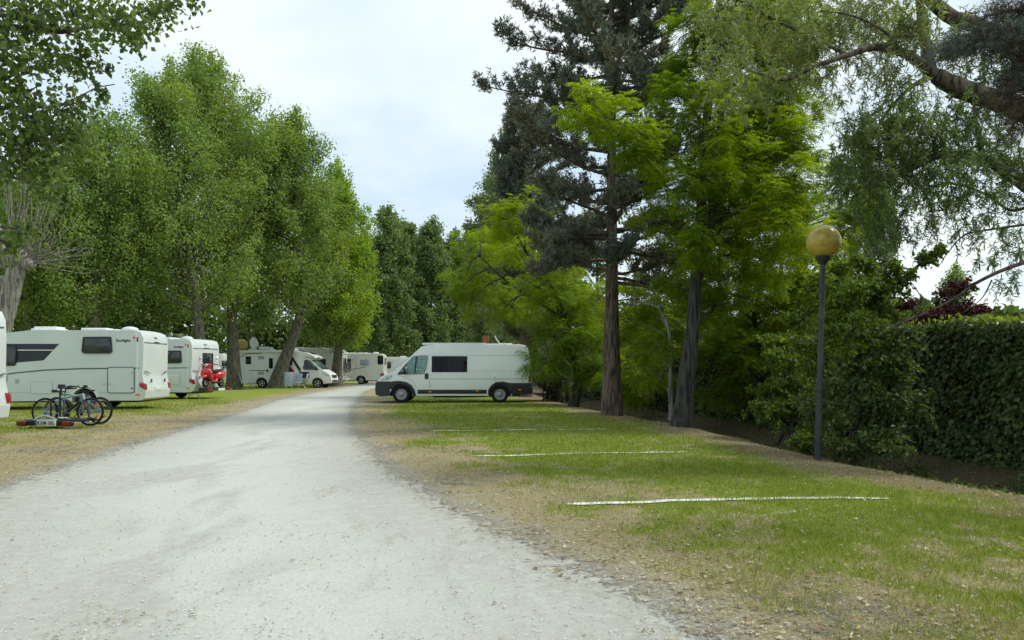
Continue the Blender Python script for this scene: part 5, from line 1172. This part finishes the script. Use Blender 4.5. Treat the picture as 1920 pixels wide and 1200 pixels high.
# ---- broad-leaved shrubs and trees built from clumps
def clump_leaves(g, c, r, n, L, W, up=.6, down=.3, aniso=(1, 1, .85)):
    d = nrm(g.normal(size=(n, 3))); p = c + d * (g.random((n, 1)) ** .45) * r * np.array(aniso) * (1 + g.normal(size=(n, 1)) * .16)
    return rand_leaves(g, p, L, W, down, up)
def clump_tree(name, loc, label, clumps, mat, trunk, seed, L, dens=1., r0=.12, cat='tree', group=None, bark='bark_rob', mats=None, W=.7, n0=7, sprays=0):
    """clumps: (world point, radius, optional material)"""
    T = Tree(name, loc, label, cat, group, seed); g = T.g
    tk = T.limb(trunk, r0, r0 * .35, 9, 14, True, .12, r0 * .3)
    for c, r, *mm in clumps:
        c = np.asarray(c) - T.o; b0 = tk[np.argmin(np.linalg.norm(tk - c + np.array([0, 0, .7 * r]), axis=1))]
        T.wood.tube([tuple(p) for p in bez(b0, (b0 + c) / 2 + np.array([0, 0, .25 * r]), c, 7)], list(np.linspace(max(.02, r0 * .3), .008, 7)), 5, False)
        ns = n0; sub = nrm(g.normal(size=(ns, 3))) * r * g.uniform(.35, 1.0, (ns, 1)) * np.array([1, 1, .85]); m_ = mm[0] if mm else mat
        for q_ in sub:
            rr = r * g.uniform(.26, .55); n = int(dens * 3.0 * rr * rr * math.pi / (L * L * W * .5)); T.leaves(m_, clump_leaves(g, c + q_, rr, n, L, L * W, aniso=(1, 1, .6)))
            T.wood.tube([tuple(c), tuple(c + q_ * .6), tuple(c + q_)], [.012, .008, .004], 4, False)
        if sprays:
            for k in range(sprays):
                d_ = nrm(g.normal(size=3) + np.array([0, -.25, .3])); ln = r * g.uniform(.9, 1.6); k2 = 16; u = np.linspace(.25, 1, k2)[:, None]
                cv = c + d_ * ln * u + np.array([0, 0, -.25 * ln]) * u ** 2; T.wood.tube([tuple(c), tuple(cv[6]), tuple(cv[-1])], [.008, .005, .002], 4, False)
                T.leaves(m_, rand_leaves(g, np.repeat(cv, 2, 0) + g.normal(size=(2 * k2, 3)) * .035, L, L * W, .5, .8))
    return T.done(bark)
PXC = lambda lst, Y0, g=np.random.default_rng(5): [((P3(a, b, Y0 + (q_[0] if q_ else 0))), r * Y0 / FP, *q_[1:]) for a, b, r, *q_ in lst]
x0, y0 = 6.35, 13.9
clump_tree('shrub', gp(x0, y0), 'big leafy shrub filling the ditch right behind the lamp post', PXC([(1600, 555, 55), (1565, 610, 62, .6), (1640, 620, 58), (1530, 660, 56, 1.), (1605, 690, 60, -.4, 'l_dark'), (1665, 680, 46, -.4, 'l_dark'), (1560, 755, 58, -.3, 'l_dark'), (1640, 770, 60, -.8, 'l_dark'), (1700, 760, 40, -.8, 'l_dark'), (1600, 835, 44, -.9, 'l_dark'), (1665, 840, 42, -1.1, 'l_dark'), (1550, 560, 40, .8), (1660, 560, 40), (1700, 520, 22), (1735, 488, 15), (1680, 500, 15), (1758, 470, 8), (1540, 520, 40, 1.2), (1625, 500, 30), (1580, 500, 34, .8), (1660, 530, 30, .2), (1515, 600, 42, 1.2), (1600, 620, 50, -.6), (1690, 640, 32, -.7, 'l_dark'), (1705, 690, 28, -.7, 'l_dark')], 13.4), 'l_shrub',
           [(x0, y0, gz(x0, y0) - .1), P3(1600, 780, 13.6), P3(1612, 640, 13.5), P3(1650, 560, 13.4), P3(1700, 515, 13.4), P3(1758, 472, 13.4)], 101, .085, .62, .06, 'shrub', n0=8, sprays=6)
x0, y0 = 5.75, 16.6
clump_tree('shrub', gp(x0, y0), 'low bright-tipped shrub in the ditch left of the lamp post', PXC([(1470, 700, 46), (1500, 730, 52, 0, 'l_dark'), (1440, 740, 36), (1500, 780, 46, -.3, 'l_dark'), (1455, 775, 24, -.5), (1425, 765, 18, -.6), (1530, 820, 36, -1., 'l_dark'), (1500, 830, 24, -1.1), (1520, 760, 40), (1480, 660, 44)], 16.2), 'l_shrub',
           [(x0, y0, gz(x0, y0) - .1), P3(1490, 760, 16.4), P3(1480, 690, 16.3)], 102, .085, .6, .05, 'shrub', n0=8, sprays=6)
clump_tree('flowering_shrub', gp(8.6, 18.3), 'shrub with red flowers showing over the hedge behind the lamp', PXC([(1615, 555, 36, 0, 'l_red'), (1635, 540, 22, -.3, 'l_red'), (1600, 590, 40), (1650, 590, 36), (1570, 570, 44)], 18.3), 'l_shrub', [(8.6, 18.3, -.1), (8.6, 18.3, 1.5), (8.6, 18.3, 2.6)], 103, .09, .5, .05, 'shrub')
for i, (px, py, r, Y, lab) in enumerate(((1795, 566, 48, 22, 'larger purple-leaved plum behind the hedge, under the willow boughs'), (1700, 592, 34, 24, 'smaller purple-leaved plum behind the hedge, left of the larger one'))):
    c = PXC([(px, py, r), (px - r * .7, py + 20, r * .7), (px + r * .7, py + 22, r * .75), (px, py + 40, r), (px + r * .4, py - r * .6, r * .4), (px - r * .5, py - r * .4, r * .35)], Y)
    x = (px - 960) * Y / FP; clump_tree('plum_tree', gp(x, Y), lab, c, 'l_plum', [(x, Y, -.1), (x, Y, 1.2), (x, Y, 2.6)], 104 + i, .1, .6, .08, 'tree', 'purple plum trees behind the hedge')
# dark trees beyond the hedge, closing the view under the locusts
for i, (px, Y, py, wd, lab, m_) in enumerate(((1120, 44, 420, 95, 'dark round tree beyond the hedge, behind the tall conifer trunk', 'l_dark'), (1235, 40, 470, 80, 'dark tree beyond the hedge between the conifer and the leaning trunk', 'l_dark'), (1350, 38, 380, 90, 'broad green tree beyond the hedge behind the leaning trunk', 'l_shrub'), (1465, 33, 400, 80, 'green tree beyond the hedge, left of the lamp globe', 'l_shrub'), (1555, 30, 430, 70, 'green tree beyond the hedge directly behind the lamp globe', 'l_shrub'), (1040, 48, 500, 70, 'dark small tree beyond the van tail', 'l_dark'))):
    g = np.random.default_rng(200 + i); x = (px - 960) * Y / FP; ls = []
    for k in range(26):
        yy = py + (720 - py) * (k / 25); ww = wd * (.35 + .65 * min(1, (yy - py) / 120)); ls.append((px + g.uniform(-1, 1) * ww, yy, g.uniform(26, 48), g.uniform(-1.5, 1.5)))
    clump_tree('broadleaf_tree', gp(x, Y), lab, PXC(ls, Y), m_, [(x, Y, -.2), (x + .2, Y, 2), (x, Y, 4), (x, Y, max(4.5, ztop(py + 60, Y)))], 210 + i, .19, .42, .2, 'tree', 'trees beyond the hedge', n0=5)

# ---- hedge
HL = np.array([(10.6, 6.), (9.5, 9.), (8.5, 12.), (8.05, 15.), (7.75, 18.), (7.0, 22.), (5.8, 28.), (4.6, 35.), (3.4, 43.)])
hd = empty('hedge', gp(8.2, 12), 0, 'tall clipped dark green hedge running along the far side of the ditch', 'hedge'); ho = np.array(hd.location)
HP = smooth_path(np.column_stack([HL, np.zeros(len(HL))]), 90); tg = nrm(np.gradient(HP, axis=0)); sd = np.stack([tg[:, 1], -tg[:, 0], tg[:, 2]], 1)   # towards +x (back)
ztp = lambda y: 2.32 + .06 * np.sin(y * 1.9)
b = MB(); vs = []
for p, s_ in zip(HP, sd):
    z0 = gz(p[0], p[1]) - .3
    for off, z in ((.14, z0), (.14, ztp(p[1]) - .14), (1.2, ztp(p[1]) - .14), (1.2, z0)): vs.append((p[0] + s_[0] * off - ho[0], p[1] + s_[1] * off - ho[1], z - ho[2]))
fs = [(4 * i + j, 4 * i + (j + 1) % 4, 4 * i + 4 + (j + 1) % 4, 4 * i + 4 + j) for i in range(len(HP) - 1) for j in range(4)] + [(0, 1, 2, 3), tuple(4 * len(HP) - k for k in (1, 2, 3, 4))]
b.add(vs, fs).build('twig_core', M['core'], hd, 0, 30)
g = np.random.default_rng(310)
def hedge_pts(n):
    u = g.random(n) ** 1.5 * (len(HP) - 1.01); i = u.astype(int); f = (u - i)[:, None]; return HP[i] * (1 - f) + HP[i + 1] * f, sd[i]
n = 62000; p, s_ = hedge_pts(n); zb = ground_z(p[:, 0], p[:, 1]) - .1; top = ztp(p[:, 1])
zz_ = zb + (top - zb) * g.random(n); bul = (fbm(p[:, 1] * 1., zz_, 1.6, 40) - .5) * .34
q_ = p + s_ * (bul + g.normal(size=n) * .05 + .06)[:, None]; q_[:, 2] = zz_
L = .09 * (.6 + .8 * g.random(n)); D = nrm(-s_ * .5 + g.normal(size=(n, 3)) * .55 + np.array([0, 0, -.75])); U = -s_ * 1. + np.array([0, 0, .5]) + g.normal(size=(n, 3)) * .4; Nn = nrm(U - D * (U * D).sum(1, keepdims=True))
F1 = leafgeo(q_ - ho, D, Nn, L, L * .8)
n = 15000; p, s_ = hedge_pts(n); q_ = p + s_ * (g.random(n) * 1.25)[:, None]; q_[:, 2] = ztp(p[:, 1]) - .16 + g.random(n) * .14 + (fbm(p[:, 0] * 3, p[:, 1] * 3, 1., 44) - .5) * .16
V, F = merge([F1, rand_leaves(g, q_ - ho, .085, .065, 0, .8)]); np_mesh('leaf_face', V, F, M['l_hedge'], hd)
n = 5200; p, s_ = hedge_pts(n); q_ = p + s_ * (g.random(n) * 1.25 - .03)[:, None]; q_[:, 2] = ztp(p[:, 1]) - .06 + g.random(n) ** 2 * .16 + (fbm(p[:, 0] * 3, p[:, 1] * 3, 1., 44) - .5) * .16
V, F = rand_leaves(g, q_ - ho, .075, .05, -.5, .3); np_mesh('new_shoots', V, F, M['l_top'], hd)

# ---- willow
def willow_sprays(T, c, r, n, mat, hang=.26, L=.095, W=.017):
    g = T.g; ns = max(5, n // 26); st = c + g.normal(size=(ns, 3)) * np.array([r * .55, r * .55, r * .5]); Ps, Ds = [], []
    for q_ in st:
        a = g.random() * 6.283; ln = hang * g.uniform(.5, 1.3); e = q_ + np.array([math.cos(a) * .7 * ln, math.sin(a) * .7 * ln, -ln * .9]); m_ = q_ + np.array([math.cos(a) * .55 * ln, math.sin(a) * .55 * ln, -.1 * ln]); cv = bez(q_, m_, e, 5)
        T.wood.tube([tuple(p) for p in cv], [.004, .0035, .003, .0025, .0015], 3, False)
        k = max(4, n // ns); u = g.random(k) * 4; j = np.minimum(u.astype(int), 3); f = (u - j)[:, None]
        Ps.append(cv[j] * (1 - f) + cv[j + 1] * f); Ds.append(nrm((cv[j + 1] - cv[j])) * .9)
    P = np.concatenate(Ps); D = nrm(np.concatenate(Ds) * .75 + g.normal(size=P.shape) * .7); U = g.normal(size=P.shape) + np.array([0, 0, .6]); Nn = nrm(U - D * (U * D).sum(1, keepdims=True)); s = .7 + .6 * g.random(len(P))
    T.leaves(mat, leafgeo(P, D, Nn, L * s, W * s, .2, .45))
WB_ = (9.35, 11.6); T = Tree('willow_tree', gp(*WB_), 'old willow reaching in from the right edge with arching bare limbs', 'tree', None, 121); g = T.g
Yw = 11.4
limbs = [([(WB_[0], WB_[1], -.9), (WB_[0], WB_[1], 1.2), P3(2090, 440, Yw)], .42, .36), ([(2100, 470), (2040, 330), (1980, 235), (1900, 200), (1800, 166), (1755, 142)], .26, .12), ([(1755, 142), (1725, 118, -.1), (1690, 97, -.2), (1640, 88, -.3), (1590, 103, -.4), (1530, 123, -.5), (1470, 150, -.5), (1400, 130, -.4)], .095, .013),
         ([(1745, 135), (1733, 70, .2), (1724, 0, .3), (1712, -120, .4)], .095, .05), ([(1990, 210, .6), (1900, 95, .6), (1840, 50, .6), (1780, 30, .6), (1715, -30, .6)], .14, .10), ([(2080, 470), (2000, 400), (1920, 345), (1860, 305), (1790, 288), (1740, 300), (1690, 330)], .15, .03),
         ([(1960, 370), (1900, 395), (1850, 365), (1790, 345), (1740, 350)], .03, .012), ([(2080, 520), (1990, 480), (1920, 492), (1840, 525), (1780, 565), (1690, 605), (1645, 612)], .05, .008), ([(1930, 420), (1860, 430), (1810, 440), (1780, 470), (1760, 500)], .02, .005), ([(1745, 140), (1700, 170), (1660, 215), (1630, 270)], .04, .012),
         ([(1690, 97, -.2), (1660, 60), (1600, 30), (1540, 20)], .03, .01), ([(1840, 290), (1830, 240), (1825, 190)], .03, .02), ([(1590, 103, -.4), (1500, 60), (1420, 20), (1390, -10)], .03, .01), ([(1860, 525), (1840, 560), (1800, 590)], .012, .004), ([(1730, 560), (1700, 520), (1650, 480)], .008, .003)]
for l_, ra, rb in limbs: T.limb([np.array(q_) if len(q_) == 3 and abs(q_[0]) < 50 else P3(q_[0], q_[1], Yw + (q_[2] if len(q_) > 2 else 0)) for q_ in l_], ra, rb, 10, 22, True, .16)
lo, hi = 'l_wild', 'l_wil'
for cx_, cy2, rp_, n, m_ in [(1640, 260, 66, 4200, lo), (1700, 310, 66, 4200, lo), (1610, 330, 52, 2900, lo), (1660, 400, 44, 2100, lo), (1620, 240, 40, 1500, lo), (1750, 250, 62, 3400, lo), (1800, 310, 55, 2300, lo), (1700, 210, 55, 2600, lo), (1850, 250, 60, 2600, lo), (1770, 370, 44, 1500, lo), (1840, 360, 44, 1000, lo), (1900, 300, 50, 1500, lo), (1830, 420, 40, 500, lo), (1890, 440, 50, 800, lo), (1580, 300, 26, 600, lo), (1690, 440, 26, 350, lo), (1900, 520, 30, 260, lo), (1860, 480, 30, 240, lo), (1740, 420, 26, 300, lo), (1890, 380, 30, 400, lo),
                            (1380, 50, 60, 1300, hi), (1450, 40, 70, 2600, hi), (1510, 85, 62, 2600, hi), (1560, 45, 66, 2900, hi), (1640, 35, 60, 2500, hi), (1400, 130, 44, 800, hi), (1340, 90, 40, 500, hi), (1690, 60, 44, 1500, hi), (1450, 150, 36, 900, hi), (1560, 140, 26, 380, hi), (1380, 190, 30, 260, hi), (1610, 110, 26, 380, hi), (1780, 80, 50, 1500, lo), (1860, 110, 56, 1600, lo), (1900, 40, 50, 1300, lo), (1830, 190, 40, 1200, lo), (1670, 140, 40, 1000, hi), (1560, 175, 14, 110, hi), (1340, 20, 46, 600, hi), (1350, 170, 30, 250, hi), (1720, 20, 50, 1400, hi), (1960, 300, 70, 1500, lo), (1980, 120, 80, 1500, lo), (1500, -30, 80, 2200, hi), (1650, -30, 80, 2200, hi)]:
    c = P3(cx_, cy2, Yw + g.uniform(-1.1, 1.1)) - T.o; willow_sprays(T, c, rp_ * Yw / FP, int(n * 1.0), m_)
T.done('bark_wil')

# ---- blue-grey conifer bough close to the camera, top right (its tree stands outside the frame)
T = Tree('cedar_tree', gp(8.2, 8.0), 'near blue-grey cedar bough with brown cones in the top right corner', 'tree', None, 131); g = T.g
T.limb([(8.2, 8.0, -.3), (8.1, 8.0, 3), (8.0, 7.9, 6), (7.9, 7.8, 9)], .3, .14, 10, world=True)
M['l_cedar'] = mat_leaf('cedar_needles', (.06, .085, .085), (.15, .19, .19), (.10, .075, .06), .12, .9, 1.6, .6, .2)
M['l_brown'] = mat_leaf('dead_cedar_needles', (.045, .033, .027), (.12, .095, .075), (.10, .11, .105), .1, .7, 1.6, .7, .15)
for pts, m_, n in (([(2200, 60), (1950, 60), (1850, 55), (1765, 92)], 'l_cedar', 24), ([(2200, 90), (1960, 110), (1880, 90), (1800, 75)], 'l_brown', 13), ([(2200, 40), (1950, 100), (1900, 150), (1865, 205)], 'l_brown', 14), ([(2200, 150), (1990, 150), (1920, 200), (1890, 255)], 'l_brown', 14), ([(2200, -20), (1980, 10), (1900, 20), (1850, 30)], 'l_brown', 12), ([(2200, 120), (2000, 130), (1930, 130), (1900, 150)], 'l_cedar', 14)):
    P_ = [P3(a, b_, 7.3) - T.o for a, b_ in pts]; T.limb([p for p in P_], .05, .012, 7, 12)
    for k in range(-22, n):
        t = .45 + .55 * g.random() if k >= 0 else -.6 + 1.0 * g.random(); c = P_[1] + (P_[3] - P_[1]) * t + g.normal(size=3) * .06
        nn = 30; Ps = c + g.normal(size=(nn, 3)) * np.array([.09, .09, .055]); A = nrm(g.normal(size=(nn, 3)) * .8 + nrm(P_[3] - P_[1]) + np.array([0, 0, .3]))
        T.leaves(m_, tufts(g, Ps, A, 9, .05, .005, .8))
T.done('bark_con')

# ---- far woodland closing the horizon
g = np.random.default_rng(400); pts = []
for (xa, ya), (xb, yb), h, n in (((-130, 84), (-34, 86), 10, 30000), ((-48, 122), (20, 128), 10, 24000), ((6, 60), (60, 52), 6.0, 22000), ((18, 70), (110, 60), 3.2, 12000), ((-130, 60), (-50, 66), 8, 16000)):
    u = g.random(n); p = np.stack([xa + (xb - xa) * u + g.normal(size=n), ya + (yb - ya) * u + g.normal(size=n) * 1.8, g.random(n) ** .8 * h * (.65 + .5 * fbm(u * abs(xb - xa), u * 0, .22, 9))], 1); pts.append(p)
V, F = rand_leaves(g, np.concatenate(pts), .75, .6); wd = np_mesh('woodland', V, F, M['l_dark']); tag(wd, 'dark mass of woodland closing the view behind the pitches', 'woodland', None, 'stuff')

# ------------------------------------------------------------------ grass, litter, stones
g = np.random.default_rng(500)
def scatter(n, ya, yb, xr=1.05): y = ya * (yb / ya) ** g.random(n); return (g.random(n) * 2 - 1) * y * xr, y
def blades(x, y, hgt, wid, bend=.6):
    n = len(x); z = ground_z(x, y) - .004; a = g.random(n) * 6.283; P = np.stack([x, y, z], 1); lean = g.random(n)[:, None] * bend + .15
    D = nrm(np.stack([np.cos(a), np.sin(a), np.zeros(n)], 1) * lean + np.array([0, 0, .8])); U = nrm(g.normal(size=(n, 3)) + np.array([0, -1., .2])); Nn = nrm(U - D * (U * D).sum(1, keepdims=True))
    return leafgeo(P, D, Nn, hgt, wid, .1, .35)
x, y = scatter(1200000, 3.4, 34); d = road_d(x, y); gr = greenness(x, y); s_ = ditch_s(x, y)
k = (g.random(len(x)) < np.clip(gr * 1.3 - .08, 0, 1) * .8) & (d > .25) & (s_ < .4); xg, yg = x[k], y[k]; n = len(xg); w_ = np.maximum(.0042, yg * .00055)
V, F = blades(xg, yg, (.032 + .04 * g.random(n)) * (.7 + .7 * vnoise(xg, yg, 1.2, 51)), w_ * (.7 + .6 * g.random(n)))
M['grass'] = mat_leaf('grass_blade', (.125, .185, .012), (.31, .37, .05), (.52, .46, .21), .38, .9, 6, .6, .3, (1.2, 1.2, .5)); tag(np_mesh('grass', V, F, M['grass']), 'short green grass on the parking pitches', 'grass', None, 'stuff')
x, y = scatter(560000, 3.4, 30); d = road_d(x, y); gr = greenness(x, y); s_ = ditch_s(x, y)
k = (g.random(len(x)) < np.clip(.85 - gr * .8, 0.1, 1) * sstep(-.15, .9, d + (fbm(x, y, 1.4, 61) - .5) * 1.6) * .62) & (s_ < .2); xg, yg = x[k], y[k]; n = len(xg); w_ = np.maximum(.0036, yg * .00048)
V, F = blades(xg, yg, .022 + .03 * g.random(n), w_ * (.7 + .6 * g.random(n)), 2.2)
M['straw'] = mat_leaf('dry_straw', (.30, .24, .12), (.60, .52, .31), (.36, .25, .14), .2, .8, 1.6, .7, .2, (1.1, 1., .8)); tag(np_mesh('dry_grass', V, F, M['straw']), 'bleached dry grass between gravel and green grass', 'dry grass', None, 'stuff')
x, y = scatter(150000, 7., 36, .75); s_ = ditch_s(x, y); nn_ = fbm(x, y, .9, 91)
k = (s_ > .25) & (s_ < 3.4) & (g.random(len(x)) < np.clip((nn_ - .40) * 3.2 + .35 * sstep(1.2, 2.8, s_), 0, 1) * np.where(y < 14, .9, .45)); xg, yg = x[k], y[k]; n = len(xg)
P = np.stack([xg, yg, ground_z(xg, yg) + .02 + .22 * g.random(n) ** 2 * nn_[k]], 1); V, F = rand_leaves(g, P, .07, .05, -.1, .6)
tag(np_mesh('ditch_weeds', V, F, M['l_dark']), 'dark creeping weeds and ivy covering the ditch bottom', 'weeds', None, 'stuff')
# fallen leaves and twigs
x, y = scatter(46000, 3.4, 26); d = road_d(x, y); s_ = ditch_s(x, y)
pr = np.where(d < 0, .10 + .8 * sstep(.52, .62, fbm(x, y, 1.3, 71)), .75 + .25 * sstep(-2.5, -.4, s_) + .25 * sstep(2.2, .4, d)); k = (g.random(len(x)) < pr) & (s_ < 3.); xl, yl = x[k], y[k]; n = len(xl)
P = np.stack([xl, yl, ground_z(xl, yl) + np.where(road_d(xl, yl) < .3, .018, .012)], 1); a = g.random(n) * 6.283; D = nrm(np.stack([np.cos(a), np.sin(a), g.normal(size=n) * .12], 1)); U = nrm(g.normal(size=(n, 3)) * .35 + np.array([0, 0, 1.])); Nn = nrm(U - D * (U * D).sum(1, keepdims=True)); s0 = (.015 + .032 * g.random(n) ** 1.5) * np.where(road_d(xl, yl) < -.3, .62, 1.)
onr = road_d(xl, yl) < -.2; V, F = leafgeo(P, D, Nn, s0 * np.where(onr, 1.7, 1.3), s0 * np.where(g.random(n) < np.where(onr, .85, .5), .24, .75), .22)
M['fallen'] = mat_leaf('fallen_leaf', (.19, .145, .08), (.50, .42, .26), (.68, .66, .56), .15, 1., 5., .7, .2, (1.1, 1., .8)); tag(np_mesh('fallen_leaves', V, F, M['fallen']), 'scattered dry leaves and twigs on gravel and grass', 'fallen leaves', None, 'stuff')
# loose stones
x, y = scatter(26000, 3.7, 14, .72); d = road_d(x, y); k = (d < .5) & (g.random(len(x)) < np.where(d > -1.3, .38, .10 + .4 * (fbm(x, y, .8, 81) > .57))); xs_, ys_ = x[k], y[k]; n = len(xs_)
oc = np.array([(1, 0, 0), (0, 1, 0), (-1, 0, 0), (0, -1, 0), (0, 0, .75), (0, 0, -.75)], float); sc = (.003 + .006 * g.random(n) ** 2)[:, None, None] * (.7 + .6 * g.random((n, 6, 1)))
a = g.random(n) * 6.283; rot = np.stack([np.stack([np.cos(a), -np.sin(a), 0 * a], 1), np.stack([np.sin(a), np.cos(a), 0 * a], 1), np.stack([0 * a, 0 * a, 1 + 0 * a], 1)], 1)
V = np.einsum('nij,nkj->nki', rot, oc[None] * sc) + np.stack([xs_, ys_, ground_z(xs_, ys_) + .014], 1)[:, None]
f8 = np.array([(0, 1, 4), (1, 2, 4), (2, 3, 4), (3, 0, 4), (1, 0, 5), (2, 1, 5), (3, 2, 5), (0, 3, 5)]); F = (f8[None] + (np.arange(n) * 6)[:, None, None]).reshape(-1, 3)
m, t = newmat('gravel_stone'); q = NT(t); ri = q.n('NewGeometry').outputs['Random Per Island']; q.out(q.bsdf(q.mix(ri, (.42, .42, .38), (.68, .68, .63)), .85, 0, .25)); tag(np_mesh('loose_gravel', V.reshape(-1, 3), F, m), 'loose pale gravel stones on the road', 'gravel', None, 'stuff')
